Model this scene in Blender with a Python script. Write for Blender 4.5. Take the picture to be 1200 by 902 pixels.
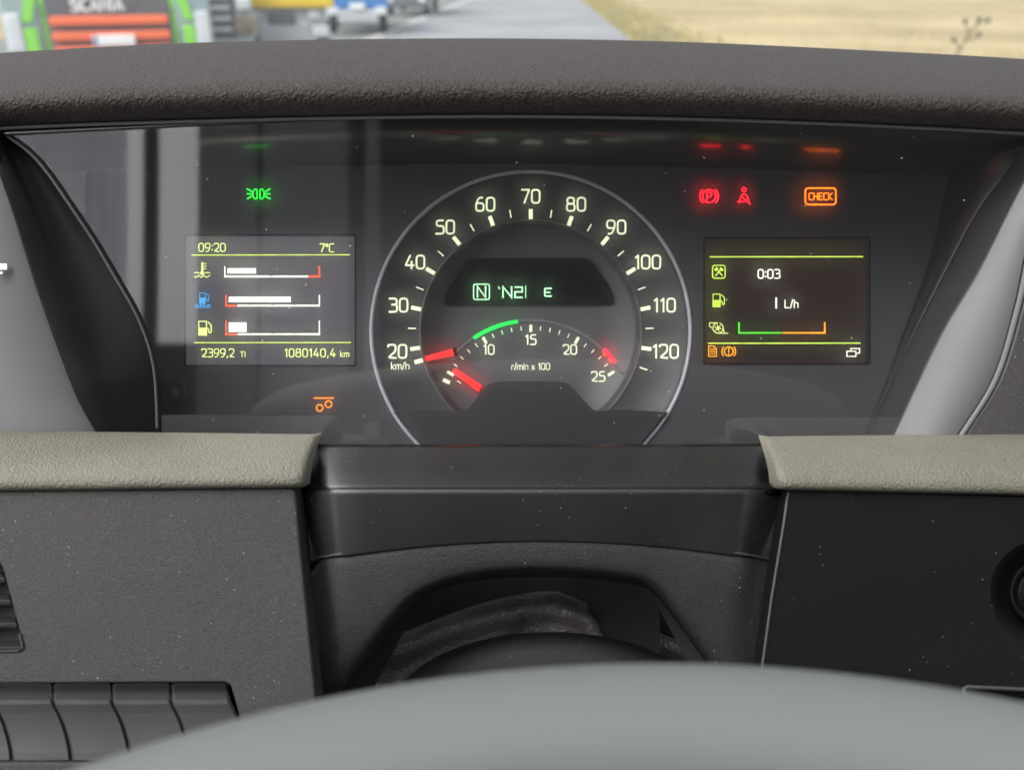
import bpy, bmesh, math, random
from mathutils import Vector, Matrix
from mathutils.geometry import tessellate_polygon
random.seed(7)
R = math.radians
sc = bpy.context.scene
for o in list(bpy.data.objects): bpy.data.objects.remove(o)
C = sc.collection

# ------------------------------------------------------------ camera, sky, sun, exposure
PITCH = 24.45; EYE = 2.45; F = 1071.0; CD = 450.0
cd = bpy.data.cameras.new('camera'); cam = bpy.data.objects.new('camera', cd); C.objects.link(cam)
cam.location = (0, 0, EYE); cam.rotation_euler = (R(90 - PITCH), 0, 0)
cd.sensor_width = 36; cd.lens = 18 / (600 / F); cd.clip_start = .02; cd.clip_end = 6000
cd.dof.use_dof = True; cd.dof.focus_distance = .42; cd.dof.aperture_fstop = 9.2
sc.camera = cam
SUN_EL, SUN_AZ = 50, -125            # azimuth from +Y, negative to the left
wd = bpy.data.worlds.new('World'); sc.world = wd; wd.use_nodes = True
wn = wd.node_tree.nodes; wl = wd.node_tree.links
sky = wn.new('ShaderNodeTexSky'); sky.sky_type = 'NISHITA'; sky.sun_disc = False
sky.sun_elevation = R(SUN_EL); sky.sun_rotation = R(SUN_AZ); sky.dust_density = 4; sky.air_density = 1.0
hs = wn.new('ShaderNodeHueSaturation'); hs.inputs['Saturation'].default_value = .22
wl.new(sky.outputs[0], hs.inputs['Color']); wl.new(hs.outputs[0], wn['Background'].inputs[0])
wn['Background'].inputs[1].default_value = .12
sd = bpy.data.lights.new('sun', 'SUN'); so = bpy.data.objects.new('sun', sd); C.objects.link(so)
sd.energy = .6; sd.angle = R(35); sd.color = (1, .95, .9)
sdir = Vector((math.sin(R(SUN_AZ)) * math.cos(R(SUN_EL)), math.cos(R(SUN_AZ)) * math.cos(R(SUN_EL)), math.sin(R(SUN_EL))))
so.rotation_euler = sdir.to_track_quat('Z', 'Y').to_euler(); so.location = (0, 0, 30)
vs = sc.view_settings; vs.view_transform = 'Standard'; vs.look = 'None'; vs.gamma = 1; vs.exposure = 1.7
sc.render.engine = 'CYCLES'; sc.cycles.transparent_max_bounces = 16; sc.cycles.max_bounces = 8
sc.cycles.caustics_reflective = True

# ------------------------------------------------------------ frames and helpers
CAMM = Matrix.Translation((0, 0, EYE)) @ Matrix.Rotation(R(90 - PITCH), 4, 'X')
DASH = CAMM @ Matrix.Translation((0, 0, -CD / 1000)) @ Matrix.Scale(.001, 4)   # millimetres; x right, y up, z to the driver
WORLD = Matrix.Identity(4)
BASE = {}                                      # object -> matrix_world of its frame
UNIT = {}                                      # object -> drawing frame

def P(px, py, w=0.0):
    s = (CD - w) / F
    return Vector(((px - 600) * s, (451 - py) * s, w))

def thing(name, label, cat, base, frame=DASH, group=None, rotz=0):
    o = bpy.data.objects.new(name, None); C.objects.link(o); o.empty_display_size = .05
    loc, rot, _ = frame.decompose()
    m = Matrix.Translation(frame @ Vector(base)) @ rot.to_matrix().to_4x4() @ Matrix.Rotation(rotz, 4, 'Z')
    o.matrix_world = m; BASE[o] = m; UNIT[o] = frame
    o['label'] = label; o['category'] = cat
    if group: o['group'] = group
    return o

def tag(o, label=None, cat=None, group=None, kind=None):
    for k, v in (('label', label), ('category', cat), ('group', group), ('kind', kind)):
        if v: o[k] = v
    return o

class MB:
    """collects polygons in drawing units"""
    def __init__(s): s.v = []; s.f = []
    def add(s, vs, fs):
        n = len(s.v); s.v += [Vector(v) for v in vs]; s.f += [tuple(i + n for i in f) for f in fs]; return s
    def grid(s, rows, close=False):
        n = len(rows[0]); vs = [p for r in rows for p in r]; fs = []
        for i in range(len(rows) - 1):
            for j in range(n if close else n - 1):
                k = (j + 1) % n
                fs.append((i * n + j, i * n + k, (i + 1) * n + k, (i + 1) * n + j))
        return s.add(vs, fs)
    def box(s, lo, hi):
        x0, y0, z0 = lo; x1, y1, z1 = hi
        return s.add([(x0, y0, z0), (x1, y0, z0), (x1, y1, z0), (x0, y1, z0), (x0, y0, z1), (x1, y0, z1), (x1, y1, z1), (x0, y1, z1)],
                     [(0, 3, 2, 1), (4, 5, 6, 7), (0, 1, 5, 4), (1, 2, 6, 5), (2, 3, 7, 6), (3, 0, 4, 7)])
    def plate(s, outer, holes=(), depth=3.0):
        """outer/holes: 3-D points facing +z; front face filled with holes, walls going back"""
        loops = [list(map(Vector, outer))] + [list(map(Vector, h)) for h in holes]
        def area(l): return sum(l[i].x * l[(i + 1) % len(l)].y - l[(i + 1) % len(l)].x * l[i].y for i in range(len(l)))
        for i, l in enumerate(loops):
            if (area(l) > 0) != (i == 0): l.reverse()
        flat = [[Vector((p.x, p.y, 0)) for p in l] for l in loops]
        tris = tessellate_polygon(flat); allp = [p for l in loops for p in l]; n = len(allp)
        vs = allp + [p - Vector((0, 0, depth)) for p in allp]; fs = []
        for t in tris:
            a, b, c = (allp[i] for i in t)
            if (b - a).cross(c - a).z < 0: t = (t[0], t[2], t[1])
            fs.append(tuple(t)); fs.append((t[2] + n, t[1] + n, t[0] + n))
        k = 0
        for l in loops:
            m = len(l)
            for i in range(m):
                a, b = k + i, k + (i + 1) % m
                fs.append((b, a, a + n, b + n))
            k += m
        return s.add(vs, fs)
    def tube(s, pts, r, n=10, caps=True):
        pts = [Vector(p) for p in pts]; rows = []
        rr = r if isinstance(r, (list, tuple)) else [r] * len(pts)
        for i, p in enumerate(pts):
            t = (pts[min(i + 1, len(pts) - 1)] - pts[max(i - 1, 0)]).normalized()
            a = t.orthogonal().normalized() if i == 0 else (a - t * a.dot(t)).normalized()
            b = t.cross(a)
            rows.append([p + (a * math.cos(2 * math.pi * k / n) + b * math.sin(2 * math.pi * k / n)) * rr[i] for k in range(n)])
        k = len(s.v); s.grid(rows, True)
        if caps:
            s.f.append(tuple(k + i for i in range(n))[::-1]); m = k + (len(rows) - 1) * n
            s.f.append(tuple(m + i for i in range(n)))
        return s
    def build(s, name, mat, parent=None, smooth=False, bevel=0, seg=2, thick=0, frame=None, sub=0, auto=None):
        fr = frame or (UNIT[parent] if parent else DASH)
        if parent is None:
            base = fr @ (sum(s.v, Vector()) / len(s.v)); m = Matrix.Translation(base) @ fr.to_quaternion().to_matrix().to_4x4()
        else: m = BASE[parent]
        T = m.inverted() @ fr
        me = bpy.data.meshes.new(name); me.from_pydata([T @ v for v in s.v], [], s.f); me.validate(); me.update()
        bm = bmesh.new(); bm.from_mesh(me); bmesh.ops.remove_doubles(bm, verts=bm.verts, dist=1e-6); bm.to_mesh(me); bm.free()
        if smooth: me.polygons.foreach_set('use_smooth', [True] * len(me.polygons))
        if mat: me.materials.append(mat)
        o = bpy.data.objects.new(name, me); C.objects.link(o)
        if parent: o.parent = parent
        else: o.matrix_world = m
        BASE[o] = m; UNIT[o] = fr
        if thick:
            q = o.modifiers.new('s', 'SOLIDIFY'); q.thickness = abs(thick); q.offset = -1 if thick > 0 else 1
        if sub:
            q = o.modifiers.new('d', 'SUBSURF'); q.levels = q.render_levels = sub
        if bevel:
            q = o.modifiers.new('b', 'BEVEL'); q.width = bevel; q.segments = seg; q.limit_method = 'ANGLE'; q.angle_limit = R(35)
            me.polygons.foreach_set('use_smooth', [True] * len(me.polygons))
            q.harden_normals = False
            w = o.modifiers.new('w', 'WEIGHTED_NORMAL'); w.keep_sharp = True
        return o

def curve(pts, n, closed=False):
    """Catmull-Rom through tuples, resampled to n points by arc length"""
    pts = [Vector(p) for p in pts]; m = len(pts); dense = []
    for i in range(m - 1):
        p0 = pts[i - 1] if i > 0 else 2 * pts[0] - pts[1]
        p3 = pts[i + 2] if i + 2 < m else 2 * pts[-1] - pts[-2]
        p1, p2 = pts[i], pts[i + 1]
        for k in range(16):
            t = k / 16
            dense.append(.5 * (2 * p1 + (p2 - p0) * t + (2 * p0 - 5 * p1 + 4 * p2 - p3) * t * t + (3 * p1 - p0 - 3 * p2 + p3) * t ** 3))
    dense.append(pts[-1])
    L = [0]
    for a, b in zip(dense, dense[1:]): L.append(L[-1] + (b - a).length)
    out = []; j = 0
    for i in range(n):
        s_ = L[-1] * i / (n - 1)
        while j < len(L) - 2 and L[j + 1] < s_: j += 1
        t = (s_ - L[j]) / max(L[j + 1] - L[j], 1e-9)
        out.append(dense[j].lerp(dense[j + 1], min(t, 1)))
    return out
def pc(pts, n): return [P(*p) for p in curve(pts, n)]

# ------------------------------------------------------------ materials
MATS = {}
EK = .55
def nodes(m): return m.node_tree.nodes, m.node_tree.links
def mat(name, col, rough=.5, grain=0, gscale=900, gtype='voronoi', var=.12, dust=0, metal=0, spec=.5, dustcol=(.35, .34, .32), vscale=30, gcol=0):
    m = bpy.data.materials.new(name); m.use_nodes = True; N, L = nodes(m); b = N['Principled BSDF']
    b.inputs['Roughness'].default_value = rough; b.inputs['Metallic'].default_value = metal
    b.inputs['Specular IOR Level'].default_value = spec
    tc = N.new('ShaderNodeTexCoord')
    nz = N.new('ShaderNodeTexNoise'); nz.inputs['Scale'].default_value = vscale; nz.inputs['Detail'].default_value = 5
    L.new(tc.outputs['Object'], nz.inputs['Vector'])
    mr = N.new('ShaderNodeMapRange'); mr.inputs['From Min'].default_value = .3; mr.inputs['From Max'].default_value = .7
    mr.inputs['To Min'].default_value = 1 - var; mr.inputs['To Max'].default_value = 1 + var
    L.new(nz.outputs[0], mr.inputs[0])
    mx = N.new('ShaderNodeMix'); mx.data_type = 'RGBA'; mx.blend_type = 'MULTIPLY'; mx.inputs['Factor'].default_value = 1
    mx.inputs['A'].default_value = (*col, 1); L.new(mr.outputs[0], mx.inputs['B'])
    colout = mx.outputs['Result']
    if dust:
        for sc_, th, dn in ((330, .065, dust), (120, .035, dust * .8)):
            vo = N.new('ShaderNodeTexVoronoi'); vo.inputs['Scale'].default_value = sc_; L.new(tc.outputs['Object'], vo.inputs['Vector'])
            lt = N.new('ShaderNodeMath'); lt.operation = 'LESS_THAN'; lt.inputs[1].default_value = th; L.new(vo.outputs['Distance'], lt.inputs[0])
            sp = N.new('ShaderNodeSeparateColor'); L.new(vo.outputs['Color'], sp.inputs[0])
            l2 = N.new('ShaderNodeMath'); l2.operation = 'LESS_THAN'; l2.inputs[1].default_value = dn; L.new(sp.outputs[0], l2.inputs[0])
            cn = N.new('ShaderNodeTexNoise'); cn.inputs['Scale'].default_value = 18; cn.inputs['Detail'].default_value = 3; L.new(tc.outputs['Object'], cn.inputs[0])
            cr = N.new('ShaderNodeMapRange'); cr.inputs['From Min'].default_value = .42; cr.inputs['From Max'].default_value = .68; cr.inputs['To Max'].default_value = dn * 2.6; cr.inputs['To Min'].default_value = dn * .15; L.new(cn.outputs[0], cr.inputs[0]); L.new(cr.outputs[0], l2.inputs[1])
            mu = N.new('ShaderNodeMath'); mu.operation = 'MULTIPLY'; L.new(lt.outputs[0], mu.inputs[0]); L.new(l2.outputs[0], mu.inputs[1])
            m3 = N.new('ShaderNodeMath'); m3.operation = 'MULTIPLY'; L.new(mu.outputs[0], m3.inputs[0]); L.new(sp.outputs[1], m3.inputs[1])
            m2 = N.new('ShaderNodeMix'); m2.data_type = 'RGBA'; L.new(m3.outputs[0], m2.inputs['Factor']); L.new(colout, m2.inputs['A'])
            m2.inputs['B'].default_value = (*dustcol, 1); colout = m2.outputs['Result']
    L.new(colout, b.inputs['Base Color'])
    # roughness variation
    r2 = N.new('ShaderNodeMapRange'); r2.inputs['To Min'].default_value = rough * .85; r2.inputs['To Max'].default_value = min(1, rough * 1.15)
    L.new(nz.outputs[0], r2.inputs[0]); L.new(r2.outputs[0], b.inputs['Roughness'])
    if grain:
        if gtype == 'voronoi':
            n1 = N.new('ShaderNodeTexVoronoi'); n1.feature = 'SMOOTH_F1'; n1.inputs['Scale'].default_value = gscale; n1.inputs['Smoothness'].default_value = .4
            ds = N.new('ShaderNodeTexNoise'); ds.inputs['Scale'].default_value = gscale * .6; L.new(tc.outputs['Object'], ds.inputs['Vector'])
            ma = N.new('ShaderNodeMixRGB'); ma.blend_type = 'LINEAR_LIGHT'; ma.inputs[0].default_value = .6 / gscale * 2
            L.new(tc.outputs['Object'], ma.inputs[1]); L.new(ds.outputs['Color'], ma.inputs[2]); L.new(ma.outputs[0], n1.inputs['Vector'])
            src = n1.outputs['Distance']; inv = True
        else:
            n1 = N.new('ShaderNodeTexNoise'); n1.inputs['Scale'].default_value = gscale; n1.inputs['Detail'].default_value = 3
            L.new(tc.outputs['Object'], n1.inputs['Vector']); src = n1.outputs[0]; inv = False
        if gcol:        # lighter tips and darker valleys of the grain
            gm_ = N.new('ShaderNodeMapRange'); L.new(src, gm_.inputs[0])
            lo_, hi_ = ((.0, .75) if gtype == 'voronoi' else (.3, .7)); gm_.inputs['From Min'].default_value = lo_; gm_.inputs['From Max'].default_value = hi_
            a_, b_ = (1 + gcol, 1 - gcol) if inv else (1 - gcol, 1 + gcol); gm_.inputs['To Min'].default_value = a_; gm_.inputs['To Max'].default_value = b_
            mg = N.new('ShaderNodeMix'); mg.data_type = 'RGBA'; mg.blend_type = 'MULTIPLY'; mg.inputs['Factor'].default_value = 1
            L.new(colout, mg.inputs['A']); L.new(gm_.outputs[0], mg.inputs['B']); L.new(mg.outputs['Result'], b.inputs['Base Color'])
        bp = N.new('ShaderNodeBump'); bp.inputs['Strength'].default_value = grain; bp.inputs['Distance'].default_value = (.5 if gtype == 'voronoi' else .7) / gscale; bp.invert = inv
        L.new(src, bp.inputs['Height']); L.new(bp.outputs[0], b.inputs['Normal'])
    MATS[name] = m; return m

def emit(name, col, strength, base=(.02, .02, .02)):
    strength *= EK
    m = bpy.data.materials.new(name); m.use_nodes = True; N, L = nodes(m); b = N['Principled BSDF']
    b.inputs['Base Color'].default_value = (*base, 1); b.inputs['Roughness'].default_value = .5
    tc = N.new('ShaderNodeTexCoord'); nz = N.new('ShaderNodeTexNoise'); nz.inputs['Scale'].default_value = 160; L.new(tc.outputs['Object'], nz.inputs[0])
    mr = N.new('ShaderNodeMapRange'); mr.inputs['From Min'].default_value = .3; mr.inputs['From Max'].default_value = .7
    mr.inputs['To Min'].default_value = strength * .82; mr.inputs['To Max'].default_value = strength * 1.15
    L.new(nz.outputs[0], mr.inputs[0]); L.new(mr.outputs[0], b.inputs['Emission Strength'])
    b.inputs['Emission Color'].default_value = (*col, 1)
    MATS[name] = m; return m

hood_m = mat('grained dark brown vinyl', (.041, .0335, .031), .66, 1.0, 820, dust=.06, var=.15, spec=.2, gcol=.42)
pad_m = mat('sage green soft vinyl', (.124, .121, .092), .62, 1.0, 1100, var=.1, gcol=.14, dust=.04)
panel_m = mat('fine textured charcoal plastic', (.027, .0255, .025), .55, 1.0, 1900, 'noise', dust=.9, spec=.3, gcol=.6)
rpanel_m = mat('shade-darkened textured plastic', (.0045, .0045, .0045), .65, .6, 1900, 'noise', dust=.6, spec=.1, gcol=.5)  # darker copy of the charcoal plastic: weaker light on the right is coloured in
shroud_m = mat('satin black plastic', (.012, .0115, .0115), .36, .2, 1500, 'noise', dust=.6, spec=.45)
arch_m = mat('textured black column plastic', (.016, .015, .015), .5, 1.0, 1900, 'noise', dust=.6, spec=.35, gcol=.5)
face_m = mat('charcoal instrument face', (.045, .045, .05), .5, .1, 1500, 'noise', var=.08, spec=.4)
shelf_m = mat('smooth black inner shelf', (.005, .005, .0055), .34, 0, var=.1, spec=1.0)
shelf_m.node_tree.nodes['Principled BSDF'].inputs['Coat Weight'].default_value = 1; shelf_m.node_tree.nodes['Principled BSDF'].inputs['Coat Roughness'].default_value = .22
wall_m = mat('textured inner wall plastic', (.045, .045, .047), .6, .4, 1200, 'noise', dust=.06)
black_m = mat('satin black trim', (.004, .004, .0045), .5, .1, 900, 'noise', dust=.05, spec=.15)
silver_m = mat('satin grey painted plastic', (.125, .125, .13), .65, .06, 2000, 'noise', var=.04, dust=.03, spec=.3)
rail_m = mat('light grey edge rail', (.13, .13, .135), .5, var=.04, spec=.3)
dial_m = mat('dark dial face', (.033, .033, .036), .5, .15, 1400, 'noise', dust=.12, var=.08)
bowl_m = mat('dark bowl face', (.088, .086, .09), .5, .1, 1400, 'noise', dust=.12, var=.08)
apron_m = mat('dial lower apron', (.017, .017, .019), .45, .2, 1400, 'noise', dust=.2, var=.08)
ring_m = mat('brushed light ring', (.5, .5, .54), .35, var=.05)
lcd_m = mat('black lcd glass', (.004, .005, .005), .15, dust=.1, var=.1)
grey_m = mat('grey printed arc', (.17, .17, .18), .5, var=.05)
wheel_m = mat('grey steering wheel leather', (.105, .115, .113), .62, 0, var=.05, vscale=8, dust=.03)
leather_m = mat('wrinkled black leather', (.17, .155, .145), .28, .8, 700, var=.04, gcol=.12, spec=.9)
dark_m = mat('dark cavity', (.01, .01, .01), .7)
switch_m = mat('soft grey switch cap', (.034, .0335, .033), .5, .15, 1500, 'noise', dust=.1)
print_m = mat('white print', (.7, .7, .7), .5, var=.03)

GRN = emit('green light', (.012, 1, .04), 1.5); RED = emit('red light', (1, .008, .018), 4); REDN = emit('red needle', (1, .012, .012), 1.35, (.3, .01, .01))
ORG = emit('orange light', (1, .16, .01), 2.2); AMB = emit('amber light', (1, .36, .01), 1.1); LIME = emit('lime light', (.62, .85, .1), .95)
CRM = emit('cream light', (.85, .95, .6), .75, (.4, .4, .35)); WHT = emit('white light', (.95, 1, .8), 1.05); BLU = emit('blue light', (.05, .42, .9), .8)
GRA = emit('green arc light', (.0, .8, .08), 1.05); ORR = emit('orange red light', (1, .09, .02), 1.0); PALE = emit('pale green segments', (.5, 1, .55), 1.1)
YEL = emit('yellow text light', (.85, 1, .3), .85)

def lcd(name, col, s):
    m = emit(name, col, s, (.01, .01, .012)); b = m.node_tree.nodes['Principled BSDF']; b.inputs['Roughness'].default_value = .25
    m.node_tree.nodes['Noise Texture'].inputs['Scale'].default_value = 9
    return m
lcdL = lcd('grey lit lcd', (.32, .31, .36), .13); lcdR = lcd('dark lcd', (.5, .22, .14), .022)

def lens_material():
    m = bpy.data.materials.new('clear cover'); m.use_nodes = True; N, L = nodes(m)
    for n in list(N):
        if n.type == 'BSDF_PRINCIPLED': N.remove(n)
    out = [n for n in N if n.type == 'OUTPUT_MATERIAL'][0]
    tr = N.new('ShaderNodeBsdfTransparent'); tr.inputs[0].default_value = (.96, .96, .97, 1)
    gl = N.new('ShaderNodeBsdfGlossy'); gl.inputs['Roughness'].default_value = .03
    fr = N.new('ShaderNodeFresnel'); fr.inputs[0].default_value = 1.55
    mu = N.new('ShaderNodeMath'); mu.operation = 'MULTIPLY'; mu.inputs[1].default_value = 2.1; L.new(fr.outputs[0], mu.inputs[0])
    a = N.new('ShaderNodeMixShader'); 
    rf = N.new('ShaderNodeBsdfRefraction'); rf.inputs['IOR'].default_value = 1.07; rf.inputs['Roughness'].default_value = .55
    t0 = N.new('ShaderNodeTexCoord'); mpp = N.new('ShaderNodeMapping'); mpp.inputs['Scale'].default_value = (500, 9000, 9000); L.new(t0.outputs['Object'], mpp.inputs[0])
    nn = N.new('ShaderNodeTexNoise'); nn.inputs['Scale'].default_value = 1; nn.inputs['Detail'].default_value = 1; L.new(mpp.outputs[0], nn.inputs[0])
    bb = N.new('ShaderNodeBump'); bb.inputs['Strength'].default_value = 1; bb.inputs['Distance'].default_value = .0007; L.new(nn.outputs[0], bb.inputs['Height']); L.new(bb.outputs[0], rf.inputs['Normal'])
    mm = N.new('ShaderNodeMixShader'); mm.inputs[0].default_value = .2; L.new(tr.outputs[0], mm.inputs[1]); L.new(rf.outputs[0], mm.inputs[2])   # fine wiping scratches scatter light up and down
    L.new(mu.outputs[0], a.inputs[0]); L.new(mm.outputs[0], a.inputs[1]); L.new(gl.outputs[0], a.inputs[2])
    tc = N.new('ShaderNodeTexCoord'); vo = N.new('ShaderNodeTexVoronoi'); vo.inputs['Scale'].default_value = 260; L.new(tc.outputs['Object'], vo.inputs[0])
    lt = N.new('ShaderNodeMath'); lt.operation = 'LESS_THAN'; lt.inputs[1].default_value = .075; L.new(vo.outputs['Distance'], lt.inputs[0])
    sp = N.new('ShaderNodeSeparateColor'); L.new(vo.outputs['Color'], sp.inputs[0])
    l2 = N.new('ShaderNodeMath'); l2.operation = 'LESS_THAN'; l2.inputs[1].default_value = .12; L.new(sp.outputs[0], l2.inputs[0])
    m3 = N.new('ShaderNodeMath'); m3.operation = 'MULTIPLY'; L.new(lt.outputs[0], m3.inputs[0]); L.new(l2.outputs[0], m3.inputs[1])
    m4 = N.new('ShaderNodeMath'); m4.operation = 'MULTIPLY'; m4.inputs[1].default_value = .6; L.new(m3.outputs[0], m4.inputs[0])
    m5 = N.new('ShaderNodeMath'); m5.operation = 'ADD'; m5.inputs[1].default_value = .012; L.new(m4.outputs[0], m5.inputs[0])   # thin dust film
    df = N.new('ShaderNodeBsdfDiffuse'); df.inputs[0].default_value = (.5, .5, .5, 1)
    c = N.new('ShaderNodeMixShader'); L.new(m5.outputs[0], c.inputs[0]); L.new(a.outputs[0], c.inputs[1]); L.new(df.outputs[0], c.inputs[2])
    L.new(c.outputs[0], out.inputs[0]); return m
lens_m = lens_material()
def pane_material(tint=(.93, .95, .95), veil=.07):
    m = bpy.data.materials.new('window glass'); m.use_nodes = True; N, L = nodes(m)
    out = [n for n in N if n.type == 'OUTPUT_MATERIAL'][0]
    tr = N.new('ShaderNodeBsdfTransparent'); tr.inputs[0].default_value = (*tint, 1)
    gl = N.new('ShaderNodeBsdfGlossy'); gl.inputs['Roughness'].default_value = .01
    fr = N.new('ShaderNodeFresnel'); fr.inputs[0].default_value = 1.5
    a = N.new('ShaderNodeMixShader'); L.new(fr.outputs[0], a.inputs[0]); L.new(tr.outputs[0], a.inputs[1]); L.new(gl.outputs[0], a.inputs[2])
    df = N.new('ShaderNodeBsdfTranslucent'); df.inputs[0].default_value = (.8, .82, .84, 1)  # translucent share imitates the pale veil reflected from the dash top
    c = N.new('ShaderNodeMixShader'); c.inputs[0].default_value = veil; L.new(a.outputs[0], c.inputs[1]); L.new(df.outputs[0], c.inputs[2])
    L.new(c.outputs[0], out.inputs[0]); return m
glass_m = pane_material()

# ------------------------------------------------------------ stroke lettering (flat print)
def rnd(pts, r, closed=False):
    pts = [Vector((p[0], p[1])) for p in pts]; out = []; n = len(pts)
    for i, p in enumerate(pts):
        if not closed and i in (0, n - 1): out.append(p); continue
        a = pts[i - 1] - p; b = pts[(i + 1) % n] - p
        ra = min(r, a.length * .48); rb = min(r, b.length * .48)
        A = p + a.normalized() * ra; B = p + b.normalized() * rb
        for k in range(5):
            t = k / 4; out.append(A * (1 - t) ** 2 + p * 2 * t * (1 - t) + B * t * t)
    return out
def ribbon(pts, w, closed=False):
    pts = [Vector((p[0], p[1])) for p in pts]; q = [pts[0]]
    for p in pts[1:]:
        if (p - q[-1]).length > 1e-5: q.append(p)
    if closed and (q[0] - q[-1]).length < 1e-5: q.pop()
    n = len(q); L = []; Rr = []
    for i, p in enumerate(q):
        a = q[i - 1] if (i or closed) else None; b = q[(i + 1) % n] if (i < n - 1 or closed) else None
        d1 = (p - a).normalized() if a is not None else (b - p).normalized()
        d2 = (b - p).normalized() if b is not None else d1
        nn = Vector((-d1.y - d2.y, d1.x + d2.x))
        nn = nn.normalized() if nn.length > 1e-4 else Vector((-d1.y, d1.x))
        c = max(.45, nn.dot(Vector((-d1.y, d1.x)))); off = nn * (w / 2 / c)
        if not closed and i == 0: p = p - d1 * w * .3
        if not closed and i == n - 1: p = p + d1 * w * .3
        L.append(p + off); Rr.append(p - off)
    vs = L + Rr; fs = []
    for i in range(n if closed else n - 1):
        j = (i + 1) % n; fs.append((i + n, j + n, j, i))
    return vs, fs
G = {  # glyph: advance, list of (points, corner radius, closed)
 '0': (.62, [([(0, 0), (.6, 0), (.6, 1), (0, 1)], .26, 1)]), '1': (.3, [([(.02, .82), (.22, 1), (.22, 0)], .02, 0)]),
 '2': (.6, [([(0, .84), (.0, 1), (.57, 1), (.57, .5), (.0, .03), (.6, .0)], .2, 0)]),
 '3': (.6, [([(0, 1), (.57, 1), (.57, .54), (.2, .54)], .2, 0), ([(.2, .54), (.6, .54), (.6, 0), (0, 0)], .22, 0)]),
 '4': (.64, [([(.36, 1), (0, .26), (.64, .26)], .02, 0), ([(.46, .55), (.46, 0)], 0, 0)]),
 '5': (.6, [([(.56, 1), (.06, 1), (.03, .58), (.6, .58), (.6, 0), (0, 0)], .2, 0)]),
 '6': (.62, [([(.5, 1), (.22, 1), (0, .5), (0, 0), (.6, 0), (.6, .58), (.05, .58)], .24, 0)]),
 '7': (.58, [([(0, 1), (.58, 1), (.2, 0)], .03, 0)]),
 '8': (.62, [([(.04, .54), (.56, .54), (.56, 1), (.04, 1)], .2, 1), ([(0, 0), (.6, 0), (.6, .54), (0, .54)], .22, 1)]),
 '9': (.62, [([(.1, 0), (.38, 0), (.6, .5), (.6, 1), (0, 1), (0, .42), (.55, .42)], .24, 0)]),
 'N': (.62, [([(0, 0), (0, 1), (.6, 0), (.6, 1)], .0, 0)]), 'E': (.5, [([(.5, 1), (0, 1), (0, 0), (.5, 0)], .05, 0), ([(0, .5), (.42, .5)], 0, 0)]),
 'C': (.56, [([(.56, 1), (0, 1), (0, 0), (.56, 0)], .25, 0)]), 'H': (.58, [([(0, 0), (0, 1)], 0, 0), ([(.58, 0), (.58, 1)], 0, 0), ([(0, .5), (.58, .5)], 0, 0)]),
 'K': (.56, [([(0, 0), (0, 1)], 0, 0), ([(.55, 1), (.03, .48), (.57, 0)], 0, 0)]), 'P': (.54, [([(0, 0), (0, 1), (.54, 1), (.54, .45), (0, .45)], .16, 0)]),
 'T': (.56, [([(0, 1), (.56, 1)], 0, 0), ([(.28, 1), (.28, 0)], 0, 0)]), 'I': (.1, [([(.05, 0), (.05, 1)], 0, 0)]),
 'A': (.6, [([(0, 0), (.3, 1), (.6, 0)], 0, 0), ([(.1, .3), (.5, .3)], 0, 0)]), 'L': (.5, [([(0, 1), (0, 0), (.5, 0)], .03, 0)]),
 'S': (.58, [([(.56, 1), (.02, 1), (.02, .54), (.58, .5), (.58, 0), (0, 0)], .18, 0)]),
 'B': (.56, [([(0, 0), (0, 1), (.52, 1), (.52, .52), (0, .52)], .14, 0), ([(0, 0), (.56, 0), (.56, .52)], .14, 0)]),
 'd': (.5, [([(.5, 1), (.5, 0), (0, 0), (0, .66), (.5, .66)], .12, 0)]), 'l': (.1, [([(.05, 0), (.05, 1)], 0, 0)]),
 'u': (.48, [([(0, .66), (0, 0), (.48, 0), (.48, .66)], .14, 0)]), 'e': (.5, [([(.5, 0), (0, 0), (0, .66), (.5, .66), (.5, .34), (0, .34)], .13, 0)]),
 'k': (.46, [([(0, 0), (0, 1)], 0, 0), ([(.45, .66), (.04, .3), (.46, 0)], 0, 0)]),
 'm': (.8, [([(0, 0), (0, .66), (.4, .66), (.4, 0)], .12, 0), ([(.3, .66), (.8, .66), (.8, 0)], .12, 0)]),
 'h': (.48, [([(0, 0), (0, 1)], 0, 0), ([(0, .64), (.48, .64), (.48, 0)], .14, 0)]), 'n': (.48, [([(0, 0), (0, .66), (.48, .66), (.48, 0)], .12, 0)]),
 'r': (.3, [([(0, 0), (0, .66), (.32, .66)], .12, 0)]), 'i': (.1, [([(.05, 0), (.05, .66)], 0, 0), ([(.05, .86), (.05, .96)], 0, 0)]),
 'x': (.44, [([(0, 0), (.44, .66)], 0, 0), ([(.44, 0), (0, .66)], 0, 0)]), '/': (.3, [([(0, -.05), (.3, 1.05)], 0, 0)]),
 ',': (.12, [([(.08, .08), (.02, -.14)], 0, 0)]), ':': (.1, [([(.05, .16), (.05, .24)], 0, 0), ([(.05, .68), (.05, .76)], 0, 0)]),
 'o': (.26, [([(0, .68), (.24, .68), (.24, .98), (0, .98)], .12, 1)]), ' ': (.3, []), '-': (.3, [([(0, .5), (.3, .5)], 0, 0)]),
 'e2': (.5, []),
}
def text_geo(s, h, sw, sp=.24, cond=1.0):
    x = 0; parts = []
    for ch in s:
        adv, strokes = G[ch]
        for pts, r, cl in strokes:
            q = [((x + p[0] * cond) * h, p[1] * h) for p in pts]
            parts.append(ribbon(rnd(q, r * h, cl) if r else q, sw, cl))
        x += adv * cond + sp
    return parts, (x - sp) * h
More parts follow.
